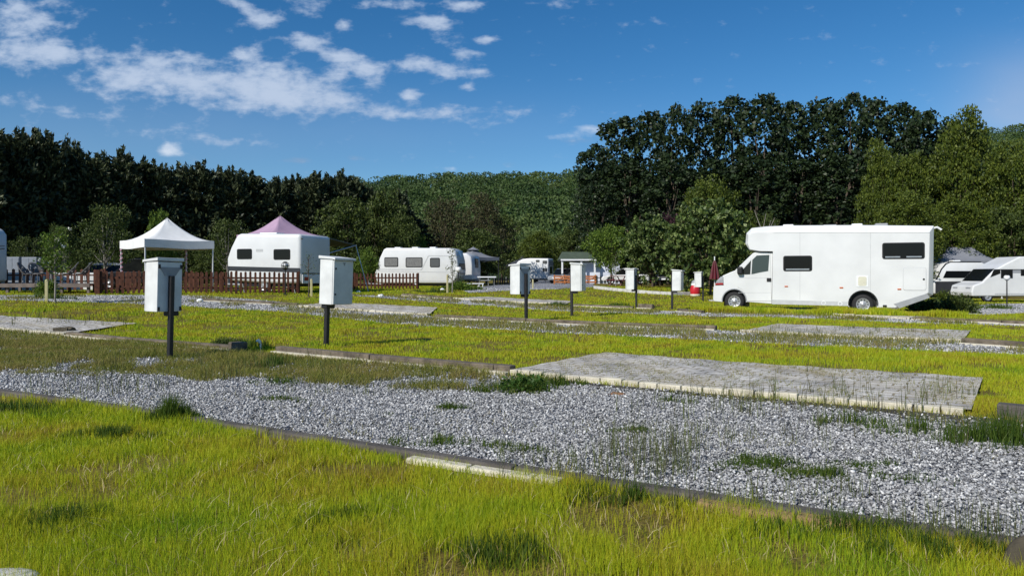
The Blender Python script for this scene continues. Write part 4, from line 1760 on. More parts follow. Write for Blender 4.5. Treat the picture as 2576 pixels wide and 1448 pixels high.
def wicker_chair():
    r = thing('wicker_chair', 'x', 'chair', group='dark wicker armchairs on the deck')
    bm = BM()
    lathe_z(bm, [(0, .40), (.24, .40), (.27, .43), (.24, .46), (0, .46)], n=14)
    obj('seat', bm, WICKER, r, smooth=True)
    bm = BM()
    n, m = 12, 6
    rows = []
    for j in range(m + 1):
        f = j / m
        row = []
        for i in range(n + 1):
            t = PI * (i / n)
            rr = .27 + .1 * f
            x_ = rr * math.cos(t)
            y_ = .05 + rr * math.sin(t) * .9 + .12 * f
            z = .45 + f * (.12 + .36 * math.sin(t) ** 1.3)
            row.append(bm.verts.new((x_, y_, z)))
        rows.append(row)
    for j in range(m):
        for i in range(n):
            if (i + j) % 4 == 3 and 0 < j < m - 1:
                continue
            bm.faces.new((rows[j][i], rows[j][i + 1], rows[j + 1][i + 1], rows[j + 1][i]))
    rim = [v.co.copy() for v in rows[m]]
    o = obj('backrest', bm, WICKER, r, smooth=True)
    s = o.modifiers.new('solid', 'SOLIDIFY')
    s.thickness = .02
    bm = BM()
    tube(bm, rim, .022, 6)
    obj('back_rim', bm, WICKER, r)
    for x_, y_ in ((-.2, -.17), (.2, -.17), (-.19, .2), (.19, .2)):
        bm = BM()
        tube(bm, [(x_ * 1.1, y_ * 1.15, 0), (x_, y_, .42)], .018, 6)
        obj('leg', bm, WICKER, r)
    return r


ch = wicker_chair()
for k, (X, d, rz, lab) in enumerate(((168, 31.4, -62, 'hooped wicker armchair on the deck, farther from the corner post of the pair'),
                                     (203, 31.2, -70, 'hooped wicker armchair on the deck nearest the fence corner post'),
                                     (98, 31.6, 70, 'dark wicker armchair behind the sapling, near the deck middle'),
                                     (72, 32.4, 100, 'dark wicker armchair by the cut off caravan'))):
    p = PD(X, d)
    p.z = a.z + .40
    o = ch if k == 0 else dup(ch, p, rad(rz), lab, 'dark wicker armchairs on the deck')
    o['label'] = lab
    o.location, o.rotation_euler = p, (0, 0, rad(rz))
    o.scale = (.86, .86, .98)
p = PD(130, 31.8)
r = thing('round_table', 'dark round table among the wicker chairs', 'table', (p.x, p.y, a.z + .4))
bm = BM()
lathe_z(bm, [(0, .70), (.42, .70), (.44, .72), (.42, .74), (0, .74)], n=20)
obj('tabletop', bm, WICKER, r)
bm = BM()
lathe_z(bm, [(.25, 0), (.22, .04), (.06, .1), (.06, .7)], n=12)
obj('pedestal', bm, WICKER, r)

# ------------------------------------------------------------------ building beyond the lane
p0 = PD(1405, 71)
bd = thing('building', 'white walled building with a green roof at the end of the lane', 'building', p0, 0)
k = 71 / F
zq = lambda Y: ZY(Y, 71) - p0.z
bm = BM()
box(bm, (1452 - 1405) * k, (1562 - 1405) * k, 1.0, 4.5, -.3, zq(659))
obj('wall', bm, WALLP, bd)
bm = BM()
x0_, x1_ = (1410 - 1405) * k, (1500 - 1405) * k
vs = [(x0_, .0, zq(652)), (x1_, .0, zq(652)), (x1_ - .5, 2.7, zq(631)), (x0_ + .3, 2.7, zq(631)), (x0_, 5.4, zq(652)), (x1_, 5.4, zq(652))]
vs = [bm.verts.new(v) for v in vs]
bm.faces.new(vs[:4])
bm.faces.new((vs[3], vs[2], vs[5], vs[4]))
bm.faces.new((vs[0], vs[3], vs[4]))
bm.faces.new((vs[1], vs[5], vs[2]))
o = obj('roof', bm, GREENROOF, bd)
bm = BM()
box(bm, x0_, x1_, -.06, .02, zq(655.4), zq(651.6))
obj('fascia', bm, WHITE2, bd)
bm = BM()
box(bm, x0_ + .1, x1_ - .1, .03, 5.3, zq(655.2), zq(653.5))
obj('soffit', bm, BLACK, bd)
for X in (1414, 1462, 1496):
    bm = BM()
    x_ = (X - 1405) * k
    box(bm, x_ - .08, x_ + .08, .08, .24, -.2, zq(655.2))
    obj('porch_post', bm, WHITE2, bd)

# ------------------------------------------------------------------ lamps, stakes, small things


def lamp(label, X, d, globeY, r=.13, wire=False):
    p = PD(X, d)
    zc = ZY(globeY, d) - p.z
    t = thing('garden_lamp', label, 'lamp', p, 0, 'globe lamps on black poles')
    bm = BM()
    lathe_z(bm, [(.09, -.02), (.09, .03), (.03, .05), (.025, zc - r * 1.1), (.07, zc - r * .9), (.06, zc - r * .8), (0, zc - r * .8)], n=10)
    obj('pole', bm, STEEL, t)
    bm = BM()
    bmesh.ops.create_uvsphere(bm, u_segments=16, v_segments=10, radius=r)
    for v in bm.verts:
        v.co.z += zc
    obj('globe', bm, MILK, t, smooth=True)
    bm = BM()
    lathe_z(bm, [(r * .7, zc + r * .72), (r * .35, zc + r * 1.05), (0, zc + r * 1.1)], n=10)
    if wire:
        for k in range(5):
            a = PI * k / 5
            tube(bm, [(r * 1.25 * math.cos(q) * math.cos(a), r * 1.25 * math.cos(q) * math.sin(a), zc + r * 1.25 * math.sin(q)) for q in np.linspace(0, 2 * PI, 16)], .012, 4)
        tube(bm, [(r * 1.27 * math.cos(q), r * 1.27 * math.sin(q), zc) for q in np.linspace(0, 2 * PI, 16)], .012, 4)
    obj('lamp_cage', bm, BLACK, t)
    return t


lamp('globe lamp on a slim black pole beside the gravel at far right', 2532, 36, 698, .14)
lamp('caged globe lamp standing up against the left caravan', 717.5, 30.2, 668, .13, True)
lamp('globe lamp against the end of the long caravan', 1153, 46, 677, .19)
lamp('globe lamp in the shade left of the black off-roader', 1646, 54, 686, .2)

for X, Yb, Yt, lab in ((117, 760, 705, 'yellow stake beside the flowering sapling'), (783, 745, 703, 'yellow stake left of the tall white service box'),
                       (1125, 737, 692, 'yellow stake tied to the thin sapling by the long caravan'), (1340, 726, 703, 'short yellow stake beside the gravel lane')):
    p = P(X, Yb)
    h = (Yb - Yt) * p.y / F
    t = thing('stake', lab, 'stake', p, rad(20), 'yellow wooden stakes')
    bm = BM()
    box(bm, -.04, .04, -.03, .03, -.2, h - .01)
    obj('stake_body', bm, STAKE, t, .006, 1)
    bm = BM()
    lathe_z(bm, [(.042, h - .012), (.03, h + .02), (0, h + .03)], n=6)
    obj('stake_tip', bm, STAKE, t)


def stone_thing(label, X, Y, s, mat=PALESTONE, name='stone', cat='stone', squash=(1, .8, .7), seed=1, group=None):
    p = P(X, Y)
    bm = BM()
    bmesh.ops.create_icosphere(bm, subdivisions=3, radius=s)
    r_ = np.random.default_rng(seed)
    ph = r_.uniform(0, 6, 6)
    for v in bm.verts:
        c = v.co
        f = 1 + .12 * math.sin(c.x / s * 2.3 + ph[0]) + .1 * math.sin(c.y / s * 3.1 + ph[1]) + .08 * math.sin(c.z / s * 4 + ph[2]) + r_.uniform(-.02, .02)
        v.co = (c.x * f * squash[0], c.y * f * squash[1], c.z * f * squash[2])
    o = obj(name, bm, mat, smooth=True)
    o.location = p + Vector((0, 0, s * squash[2] * .45))
    return tag(o, label, cat, group)


for k, (X, Y, lab) in enumerate(((502, 760, 'white stone at the end of the pale kerb by the picket fence'), (957, 746, 'white stone on the grass below the short picket fence'),
                                 (901, 736, 'white stone at the left foot of the short picket fence'), (1113, 730, 'white stone just left of the tied sapling'), (1205, 721, 'white stone on the gravel edge behind the long caravan'))):
    stone_thing(lab, X, Y, .11, WHITE2, seed=k + 3, group='whitewashed marker stones')
stone_thing('dark rounded log end at the lower right corner', 2616, 1424, .12, M('log_bark', (.09, .075, .05), .9, var=.5, bump=.6), 'log', 'log', (1.2, .7, .8), 9)
stone_thing('pale flat stone slab at the lower left corner', -22, 1466, .13, PALESTONE, 'stone_slab', 'slab', (1.3, .7, .25), 10)
bm = BM()
tube(bm, [(-.1, 0, .01), (-.02, .01, .03), (.08, -.01, .025), (.13, 0, .01)], [.012, .03, .028, .01], 6)
o = obj('wood_chip', bm, M('brown_wood', (.19, .10, .05), .9))
o.location = P(1548, 999)
tag(o, 'brown piece of wood lying below the paved pitch edge', 'wood')
p = P(655, 884)
t = thing('water_pipe', 'bent white wrapped pipe standing in the tall weeds behind the nearest service box', 'pipe', p)
t.scale = (.62, .62, .8)
bm = BM()
tube(bm, [(0, 0, -.05), (0, .01, .14), (.01, 0, .16)], .022, 7)
obj('pipe', bm, WHITE2, t)
bm = BM()
tube(bm, [(0, 0, .17), (-.01, 0, .2), (-.05, -.01, .235), (-.11, 0, .22)], [.022, .035, .04, .02], 7)
obj('pipe_wrap', bm, CANVAS, t)
bm = BM()
box(bm, -.03, .03, -.008, .008, 0, .012)
o = obj('plastic_scrap', bm, M('blue_plastic', (.02, .12, .35), .4), bevel=.003, seg=1)
o.location = P(1628, 1219) + Vector((0, 0, .015))
tag(o, 'small blue plastic scrap among the stalks at the gravel edge', 'litter')
# block with dark end under the service box
p = P(604, 884)
bm = BM()
box(bm, -.12, .12, -.1, .1, 0, .17)
o = obj('concrete_block', bm, KERB, bevel=.015)
o.location, o.rotation_euler = p + Vector((.0, -.1, 0)), (0, 0, rad(-30))
tag(o, 'short concrete block at the broken end of the kerb', 'block')
for k, (X, Y, lab) in enumerate(((175, 836, 'dark split log lying on the corner of the left pitch'), (152, 838, 'dark log end facing out at the corner of the left pitch'))):
    p = P(X, Y)
    bm = BM()
    tube(bm, [(-.13, 0, .06), (.0, .01, .07), (.13, 0, .06)], [.06, .065, .06], 9)
    o = obj('log', bm, M('log_bark', (.09, .075, .05), .9))
    o.location, o.rotation_euler = p, (0, 0, rad(-30 + 50 * k))
    tag(o, lab, 'log', 'logs at the left pitch')

# red bin
p = P(1748, 744)
s = 40 / F * p.y / .85
t = thing('garden_bin', 'red bin with white collar and grey domed top beside the far service box', 'bin', p)
t.scale = (s, s, s)
bm = BM()
lathe_z(bm, [(.26, 0), (.27, .06), (.25, .1)], n=16)
obj('base', bm, CREAM, t)
bm = BM()
lathe_z(bm, [(.235, .08), (.27, .2), (.26, .4), (.2, .56)], n=20)
obj('body', bm, REDP, t, smooth=True)
bm = BM()
lathe_z(bm, [(.2, .56), (.215, .6), (.2, .65), (.17, .69)], n=20)
obj('collar', bm, WHITE2, t, smooth=True)
bm = BM()
lathe_z(bm, [(.19, .685), (.18, .76), (.1, .84), (0, .86)], n=20)
obj('lid', bm, GREYP, t, smooth=True)
# folded red parasol
p = PD(1797, 36)
t = thing('folded_parasol', 'red folded parasol with shade in its colour standing just left of the motorhome nose', 'parasol', p)
bm = BM()
tube(bm, [(0, 0, 0), (0, 0, ZY(645, 36) - p.z)], .025, 8)
obj('pole', bm, WHITE2, t)
bm = BM()
z0, z1 = ZY(702, 36) - p.z, ZY(655, 36) - p.z
rings = []
for f in np.linspace(0, 1, 9):
    z = z0 + (z1 - z0) * f
    R_ = .17 * (1 - f) ** .7 + .03
    rings.append([bm.verts.new((R_ * (1 + .3 * math.cos(8 * a)) * math.cos(a), R_ * (1 + .3 * math.cos(8 * a)) * math.sin(a), z)) for a in np.linspace(0, 2 * PI, 24, endpoint=False)])
skin(bm, rings, 24)
obj('folded_canopy', bm, REDD, t)
bm = BM()
box(bm, -.25, .25, -.25, .25, -.02, .07)
obj('base', bm, PALESTONE, t, .02, 2)


def picnic(label, X, d, rz):
    t = thing('picnic_table', label, 'table', PD(X, d), rad(rz), 'red picnic tables in the shade')
    for nm, x0, x1, z in (('tabletop', -.38, .38, .74), ('bench', -.82, -.55, .44), ('bench', .55, .82, .44)):
        bm = BM()
        n = 4 if nm == 'tabletop' else 2
        for k in range(n):
            w = (x1 - x0) / n
            box(bm, x0 + k * w + .01, x0 + (k + 1) * w - .01, -.9, .9, z - .04, z)
        obj(nm, bm, REDD, t)
    for y in (-.65, .65):
        bm = BM()
        tube(bm, [(-.62, y, -.02), (-.15, y, .7)], .045, 4)
        tube(bm, [(.62, y, -.02), (.15, y, .7)], .045, 4)
        tube(bm, [(-.8, y, .38), (.8, y, .38)], .04, 4)
        obj('leg', bm, REDD, t)
    return t


picnic('dark red picnic table beside the white hatchback', 1562, 56, 30)
picnic('dark red picnic table behind the service box in the shade', 1628, 52, 60)
# white board table and step behind the long caravan
p = PD(1224, 50)
t = thing('folding_table', 'low white folding table in front of the grey vented gazebo', 'table', p, rad(6))
bm = BM()
zt = ZY(695, 50) - p.z
box(bm, -.62, .62, -.3, .3, zt - .09, zt)
obj('tabletop', bm, WHITE2, t, .01, 1)
for x_ in (-.5, .5):
    bm = BM()
    tube(bm, [(x_, -.25, 0), (x_, .25, zt - .09)], .02, 6)
    tube(bm, [(x_, .25, 0), (x_, -.25, zt - .09)], .02, 6)
    obj('leg', bm, ALU, t)
p = PD(1196, 48.5)
bm = BM()
zt = max(.1, ZY(712, 48.5) - p.z)
box(bm, -.55, .55, -.2, .2, zt - .06, zt)
for x_ in (-.5, .45):
    box(bm, x_, x_ + .05, -.18, .18, 0, zt - .06)
o = obj('caravan_step', bm, WHITE2, bevel=.01, seg=1)
o.location = p
tag(o, 'low white step board on the grass behind the long caravan', 'step')
# ------------------------------------------------------------------ trees
CONIF = leafmat('conifer_leaf', [(0, (.014, .021, .010)), (.5, (.036, .051, .021)), (1, (.105, .122, .055))], trans=.12, rough=.55, spec=.3)
POPLAR = leafmat('poplar_leaf', [(0, (.011, .021, .008)), (.6, (.022, .040, .013)), (1, (.045, .070, .021))], trans=.18, rough=.5, spec=.3)  # dark leaf tones stand in for cloud shade over the tall grove
OLIVE = leafmat('olive_leaf', [(0, (.036, .058, .009)), (.5, (.074, .105, .012)), (1, (.14, .17, .022))], trans=.25)
MIDL = leafmat('mid_leaf', [(0, (.028, .044, .010)), (.5, (.055, .083, .016)), (1, (.11, .14, .03))], trans=.22)
BROWNL = leafmat('brown_leaf', [(0, (.040, .034, .016)), (.5, (.058, .056, .022)), (1, (.085, .085, .03))], trans=.2)
BRIGHT = leafmat('bright_leaf', [(0, (.05, .095, .014)), (.5, (.10, .165, .02)), (1, (.18, .25, .035))], trans=.3)
BIGL = leafmat('big_leaf', [(0, (.03, .055, .014)), (.5, (.072, .115, .024)), (.8, (.14, .19, .05)), (1, (.27, .32, .12))], trans=.22, rough=.5, spec=.3)
PURPLE = leafmat('purple_leaf', [(0, (.03, .012, .018)), (1, (.06, .025, .03))], trans=.15)
FORESTM = leafmat('forest_leaf', [(0, (.023, .047, .014)), (.4, (.052, .090, .023)), (.72, (.088, .128, .034)), (1, (.15, .18, .055))], trans=.15, patch=(.035, .82))


def norm(v):
    return v / np.maximum(np.linalg.norm(v, axis=1), 1e-9)[:, None]


def leaves(C, D, size, asp=.5, r=None):
    """a folded rhombus per leaf: C centres, D axes"""
    r = r or rng
    n = len(C)
    D = norm(D)
    S = norm(np.cross(D, r.normal(0, 1, (n, 3))))
    N = np.cross(D, S)
    size = np.broadcast_to(size, n)[:, None]
    w = size * asp
    V = np.empty((n, 4, 3))
    V[:, 0] = C - D * size * .5
    V[:, 1] = C + S * w * .5 + N * w * .12
    V[:, 2] = C + D * size * .5
    V[:, 3] = C - S * w * .5 + N * w * .12
    return V.reshape(-1, 3), np.arange(n * 4).reshape(n, 4)


def trunk_mesh(name, H, r0, limbs, mat, seed):
    r = np.random.default_rng(seed)
    bm = BM()
    pts = [(0, 0, -.3)]
    x = y = 0
    for f in (.15, .35, .6, .85):
        x += r.uniform(-.02, .02) * H
        y += r.uniform(-.02, .02) * H
        pts.append((x, y, H * f))
    tube(bm, pts, [r0 * 1.2, r0, r0 * .8, r0 * .5, r0 * .15], 7)
    for (h, ex, ey, ez) in limbs:
        b = Vector(pts[2]) * 0 + Vector((0, 0, h * H))
        e_ = Vector((ex, ey, ez))
        m = b.lerp(e_, .5) + Vector((0, 0, -.04 * H))
        tube(bm, [b, m, e_], [r0 * .5, r0 * .32, r0 * .08], 5)
    me = bpy.data.meshes.new(name)
    bm.to_mesh(me)
    bm.free()
    me.materials.append(mat)
    return me


def broadleaf(seed, H=10., W=8., trunk=.18, lobes=11, nclump=260, per=26, leaf=.34, asp=.62, spread=.42, mat=OLIVE, up=.45, egg=1.0, bark=BARK, shell=.30, droop=0.):
    """trunk with limbs to each lobe, leaf clumps scattered through the lobes"""
    r = np.random.default_rng(seed)
    L = []
    z0 = H * trunk
    lobes = int(lobes * 1.7)
    for k in range(lobes):
        f = (k + .5) / lobes
        z = z0 + (H - z0) * (.12 + .76 * f)
        prof = math.sin(PI * min(1, (.16 + .80 * f) ** egg)) ** .7
        a = k * 2.4 + r.uniform(-.4, .4)
        rr = W * .5 * prof * r.uniform(.42, .80)
        s = W * r.uniform(.15, .27) * (.6 + .4 * prof)
        L.append((rr * math.cos(a), rr * math.sin(a), z, s, s * r.uniform(.75, 1.05)))
    L.append((0, 0, z0 + (H - z0) * .55, W * .3, (H - z0) * .38))
    L.append((r.uniform(-.1, .1) * W, r.uniform(-.1, .1) * W, H - W * .16, W * .2, W * .16))
    L = np.array(L)
    p = L[:, 3] ** 2
    pick = r.choice(len(L), nclump, p=p / p.sum())
    d = norm(r.normal(0, 1, (nclump, 3)) + np.array((0, 0, .25)))
    rad_ = 1 - np.abs(r.normal(0, shell, nclump))
    C = L[pick, :3] + d * np.stack([L[pick, 3], L[pick, 3], L[pick, 4]], 1) * rad_[:, None]
    cc = np.repeat(C, per, 0)
    dd = np.repeat(d, per, 0)
    n = len(cc)
    off = norm(r.normal(0, 1, (n, 3)) + np.array((0, 0, .15))) * spread * 1.55 * r.uniform(.35, 1.05, (n, 1)) * np.array((1, 1, .7))
    ax = dd * .5 + r.normal(0, .75, (n, 3)) + np.array((0, 0, up - droop))
    V, Q = leaves(cc + off, ax, leaf * r.uniform(.6, 1.25, n), asp, r)
    V[:, 2] = np.maximum(V[:, 2], .15)
    crown = mesh_np('crown', V, Q, mat)
    limbs = [(r.uniform(.6, 1.0) * trunk + .05 + .3 * (l[2] / H) * .5, l[0] * .85, l[1] * .85, l[2]) for l in L[:-2]]
    return trunk_mesh('trunk', H * .9, max(.06, H * .016), limbs, bark, seed), crown, H


def conifer(seed, H=10., W=4.6, nb=250, mat=CONIF):
    r = np.random.default_rng(seed)
    Cs, Ds = [], []
    f = r.random(nb) ** .85
    prof = np.clip(1.0 - f ** 3.2 * .8, .1, 1) * (.72 + .5 * r.random(nb))
    az = r.uniform(0, 2 * PI, nb)
    Lb = W * .5 * prof
    z0 = .2 + f * (H - 1.3)
    lift = .25 + .85 * f
    for i in range(nb):
        m = 6
        t = r.uniform(.5, 1.05, m)
        dirv = np.array((math.cos(az[i]), math.sin(az[i]), 0))
        c = dirv * Lb[i] * t[:, None] + np.array((0, 0, z0[i]))
        c[:, 2] += lift[i] * Lb[i] * t ** 1.6 * .5
        cc = np.repeat(c, 7, 0) + r.normal(0, .17, (m * 7, 3)) * np.array((1, 1, .7))
        dd = dirv * .8 + np.array((0, 0, .6 * lift[i] - .1)) + r.normal(0, .45, (m * 7, 3))
        Cs.append(cc)
        Ds.append(dd)
    # ragged upright tufts along the top
    for _ in range(11):
        a, q = r.uniform(0, 2 * PI), r.uniform(0, W * .36)
        x, y = q * math.cos(a), q * math.sin(a)
        k = 34
        zz = r.uniform(0, 1, k)
        top = H - .12 * q * W * r.uniform(.3, 1.2) - r.uniform(0, .5)
        cc = np.stack([x * (1 + .25 * zz) + r.normal(0, .16, k) * (1.25 - zz), y * (1 + .25 * zz) + r.normal(0, .16, k) * (1.25 - zz), top - 1.3 + 1.3 * zz], 1)
        Cs.append(cc)
        Ds.append(r.normal(0, .6, (k, 3)) + np.array((x * .3, y * .3, .8)))
    C, D = np.concatenate(Cs), np.concatenate(Ds)
    V, Q = leaves(C, D, .46 * r.uniform(.6, 1.3, len(C)), .40, r)
    V[:, 2] = np.maximum(V[:, 2], .1)
    return trunk_mesh('trunk', H * .9, .14, [], BARK, seed), mesh_np('crown', V, Q, mat), H


def grove_tree(seed, H=20., W=7., mat=POPLAR, nblob=235):
    """tall domed tree whose foliage hangs in small round bunches with gaps between"""
    r = np.random.default_rng(seed)
    Cs, Ds, tips = [], [], []
    for i in range(nblob):
        f = r.random() ** .8
        rr = W * .5 * (1 if f < .72 else math.sqrt(max(.02, 1 - ((f - .72) / .28) ** 2))) * r.uniform(.45, 1.08)
        a = r.uniform(0, 2 * PI)
        c = np.array((rr * math.cos(a), rr * math.sin(a), 1.2 + f * (H - 1.9)))
        br = r.uniform(.45, .95)
        k = int(24 * br + 8)
        d = norm(r.normal(0, 1, (k, 3)) + np.array((0, 0, .2)))
        Cs.append(c + d * br * r.uniform(.5, 1.05, (k, 1)) * np.array((1, 1, .8)))
        Ds.append(d * .4 + r.normal(0, .8, (k, 3)))
        if i % 24 == 0:
            tips.append((max(.12, .8 * c[2] / H - .12), *(c * .92)))
    C, D = np.concatenate(Cs), np.concatenate(Ds)
    V, Q = leaves(C, D, .46 * r.uniform(.6, 1.25, len(C)), .75, r)
    V[:, 2] = np.maximum(V[:, 2], .15)
    return trunk_mesh('trunk', H * .85, .28, tips, BARK, seed), mesh_np('crown', V, Q, mat), H


PROTO = {}


def kind(key, fn, *seeds, **kw):
    PROTO[key] = [fn(s, **kw) for s in seeds]


kind('conifer', conifer, 1, 2, 3, 4)
kind('poplar', grove_tree, 11, 12, 13, 14)
kind('olive', broadleaf, 21, 22, 23, H=12., W=9., trunk=.08, lobes=15, nclump=480, per=46, leaf=.27, asp=.62, spread=.46, mat=OLIVE, shell=.14, up=.2)
kind('mid', broadleaf, 31, 32, H=9., W=8., trunk=.1, lobes=12, nclump=330, per=30, leaf=.32, asp=.55, spread=.42, mat=MIDL, shell=.15)
kind('brown', broadleaf, 41, 42, H=9., W=8., trunk=.1, lobes=11, nclump=340, per=22, leaf=.30, asp=.4, spread=.42, mat=BROWNL)
kind('bright', broadleaf, 51, 52, H=5., W=5., trunk=.12, lobes=9, nclump=220, per=26, leaf=.22, asp=.5, spread=.28, mat=BRIGHT)
kind('brightT', broadleaf, 53, H=6., W=5.4, trunk=.24, lobes=10, nclump=260, per=26, leaf=.24, asp=.5, spread=.3, mat=BRIGHT)
kind('big', broadleaf, 61, H=5., W=5.4, trunk=.12, lobes=12, nclump=430, per=20, leaf=.24, asp=.8, spread=.22, mat=BIGL, up=-.1, shell=.15)
kind('dark', broadleaf, 71, 72, H=6., W=5., trunk=.25, lobes=10, nclump=230, per=20, leaf=.2, asp=.5, spread=.3, mat=MIDL, bark=BARKP)
kind('round', broadleaf, 91, H=9., W=8., trunk=.1, lobes=14, nclump=420, per=40, leaf=.25, asp=.6, spread=.42, mat=OLIVE, shell=.14, up=.2, egg=1.25)
kind('purple', broadleaf, 81, H=5., W=4., trunk=.15, lobes=8, nclump=160, per=20, leaf=.24, asp=.6, spread=.3, mat=PURPLE)


def tree(key, name, label, X, Ytop, d, wpx, group, cat='tree', v=None, sink=0.):
    ms = PROTO[key]
    t, c, H0 = ms[int(rng.integers(len(ms))) if v is None else v % len(ms)]
    p = PD(X, d)
    h = ZY(Ytop, d) - p.z
    Wm = max(v_.co.x for v_ in ()) if False else None
    r = thing(name, label, cat, p - Vector((0, 0, sink)), float(rng.uniform(0, 6.28)), group)
    w0 = WID.setdefault(c.name, spread_of(c))
    sw = wpx / F * d / w0
    r.scale = (sw, sw, h / H0)
    link('trunk', t, r)
    link('crown', c, r)
    return r


WID = {}


def spread_of(me):
    a = np.empty(len(me.vertices) * 3, np.float32)
    me.vertices.foreach_get('co', a)
    a = a.reshape(-1, 3)
    return float(np.percentile(np.hypot(a[:, 0], a[:, 1]), 97) * 2)


# conifer hedge receding from left to right
hedge = [(-62, 300), (-10, 322), (38, 308), (84, 316), (120, 322), (183, 348), (232, 372), (270, 392), (307, 366), (362, 388), (410, 402), (455, 405), (500, 400), (545, 412), (582, 405),
         (632, 424), (690, 438), (735, 436), (785, 419), (820, 434), (857, 423), (893, 438), (940, 462), (1000, 470)]
ords = ['first', 'second', 'third', 'fourth', 'fifth', 'sixth', 'seventh', 'eighth', 'ninth', 'tenth', 'eleventh', 'twelfth', 'thirteenth', 'fourteenth', 'fifteenth', 'sixteenth',
        'seventeenth', 'eighteenth', 'nineteenth', 'twentieth', 'twenty-first', 'twenty-second', 'twenty-third', 'twenty-fourth']
for k, (X, Y) in enumerate(hedge):
    d = 44 + (X + 10) / 930 * 19 + (k % 2) * .8
    tree('conifer', 'conifer', 'dark conifer of the tall hedge, %s one from the left edge' % ords[k], X, Y, d, 142 * 44 / d + 26 * (k % 3 == 0), 'dark conifers forming a tall hedge', v=k)
fill = [(10, 420), (70, 400), (150, 410), (215, 430), (290, 440), (350, 450), (420, 470), (490, 470), (560, 480), (640, 490), (710, 490), (780, 490), (850, 490), (930, 500), (1010, 520)]
for k, (X, Y) in enumerate(fill):
    d = 47 + (X + 10) / 930 * 19
    tree('conifer', 'conifer', 'low conifer behind the dark hedge, %s one from the left edge' % ords[k], X, Y, d, 150, 'low conifers filling the hedge', v=k + 1)

GT = 'small trees in front of the hedge'
for a in (('dark', 'small_tree', 'small tree with pale forked trunk left of the white gazebo', 268, 508, 37, 135, GT),
          ('bright', 'small_tree', 'light green bush peeping out behind the white gazebo roof', 398, 532, 39.5, 84, GT),
          ('dark', 'small_tree', 'dark small tree between white gazebo and left caravan', 572, 545, 40, 120, GT),
          ('dark', 'small_tree', 'dim leafy bush above the grey cabinets', 70, 590, 41, 100, GT),
          ('dark', 'small_tree', 'dim leafy bush behind the flowering sapling', 160, 560, 40, 95, GT),
          ('mid', 'leafy_tree', 'broad olive tree right of the left caravan awning', 868, 497, 56, 165, GT),
          ('mid', 'leafy_tree', 'dark olive tree above the short picket fence', 972, 480, 62, 150, GT),
          ('bright', 'small_tree', 'bright green bush between left caravan and short picket fence', 922, 622, 47, 66, GT),
          ('bright', 'small_tree', 'bright green bush just above the long caravan roof', 1055, 590, 62, 62, GT),
          ('mid', 'leafy_tree', 'olive tree behind the roof of the long caravan', 1010, 540, 60, 110, GT),
          ('brown', 'leafy_tree', 'brownish thin leaved tree behind the long caravan', 1118, 498, 68, 170, GT),
          ('brown', 'leafy_tree', 'olive brown tree right of the brownish one', 1222, 486, 72, 150, GT),
          ('mid', 'leafy_tree', 'dark tree above the grey vented gazebo', 1200, 575, 63, 150, GT),
          ('mid', 'leafy_tree', 'dark tree left of the small distant caravan', 1262, 540, 92, 110, GT),
          ('olive', 'leafy_tree', 'green tree above the small distant caravan', 1350, 580, 90, 115, GT),
          ('mid', 'leafy_tree', 'grey green tree above the green roof', 1440, 572, 104, 120, GT),
          ('olive', 'leafy_tree', 'green tree at the foot of the wooded hill', 1420, 590, 108, 120, GT)):
    tree(*a)

GP = 'tall dark trees on the right'
for k, (X, Y, w) in enumerate(((1500, 356, 100), (1560, 288, 130), (1634, 275, 125), (1695, 258, 95), (1770, 247, 110), (1848, 238, 130), (1922, 231, 130), (1995, 248, 130), (2066, 240, 130), (2138, 230, 120),
                               (2205, 243, 120), (2268, 254, 120), (2332, 272, 120), (2395, 296, 110))):
    tree('poplar', 'poplar', 'tall dark tree of the high grove, %s one from its left end' % ords[k], X, Y, 84 + 3 * (k % 3), w * 1.28, GP, v=k)
for k, (X, Y, w) in enumerate(((1500, 450, 110), (1580, 400, 160), (1680, 395, 160), (1790, 400, 170), (1900, 385, 180), (2010, 395, 180), (2110, 385, 170), (2220, 380, 160))):
    tree('poplar', 'poplar', 'dark understorey tree below the high grove, %s one from its left end' % ords[k], X, Y, 80 + 2 * (k % 2), w, 'dark understorey trees below the grove', v=k)
GO = 'olive green trees on the right'
for a in (('olive', 'leafy_tree', 'olive tree with a forked top in front of the dark grove', 2222, 352, 68, 130, GO),
          ('olive', 'leafy_tree', 'olive tree behind the motorhome rear, before the dark grove', 2292, 372, 66, 130, GO),
          ('olive', 'leafy_tree', 'tallest olive tree near the right edge', 2424, 279, 66, 200, GO),
          ('olive', 'leafy_tree', 'olive tree cut by the right edge', 2560, 345, 62, 190, GO),
          ('olive', 'leafy_tree', 'olive tree directly above the motorhome tail', 2278, 480, 54, 190, GO),
          ('olive', 'leafy_tree', 'low olive tree above the grey gazebo', 2420, 500, 58, 190, GO),
          ('mid', 'leafy_tree', 'dark green tree behind the caravans at the right edge', 2540, 520, 60, 190, GO),
          ('mid', 'leafy_tree', 'dark green bush behind the grey gazebo', 2450, 580, 64, 180, GO),
          ('round', 'leafy_tree', 'rounded olive tree above the big leafy tree', 1790, 446, 62, 180, GO),
          ('big', 'leafy_tree', 'big glossy leafed tree left of the motorhome', 1786, 512, 43, 225, GO),
          ('brightT', 'leafy_tree', 'bright green tree left of the grove foot', 1535, 566, 60, 125, GO),
          ('big', 'leafy_tree', 'dark glossy leafed tree behind the white service boxes', 1640, 548, 51, 165, GO),
          ('purple', 'leafy_tree', 'purple leafed tree between the two glossy trees', 1690, 535, 58, 90, GO),
          ('dark', 'small_tree', 'half bare tree above the motorhome alcove', 1925, 530, 60, 80, GO)):
    tree(*a)
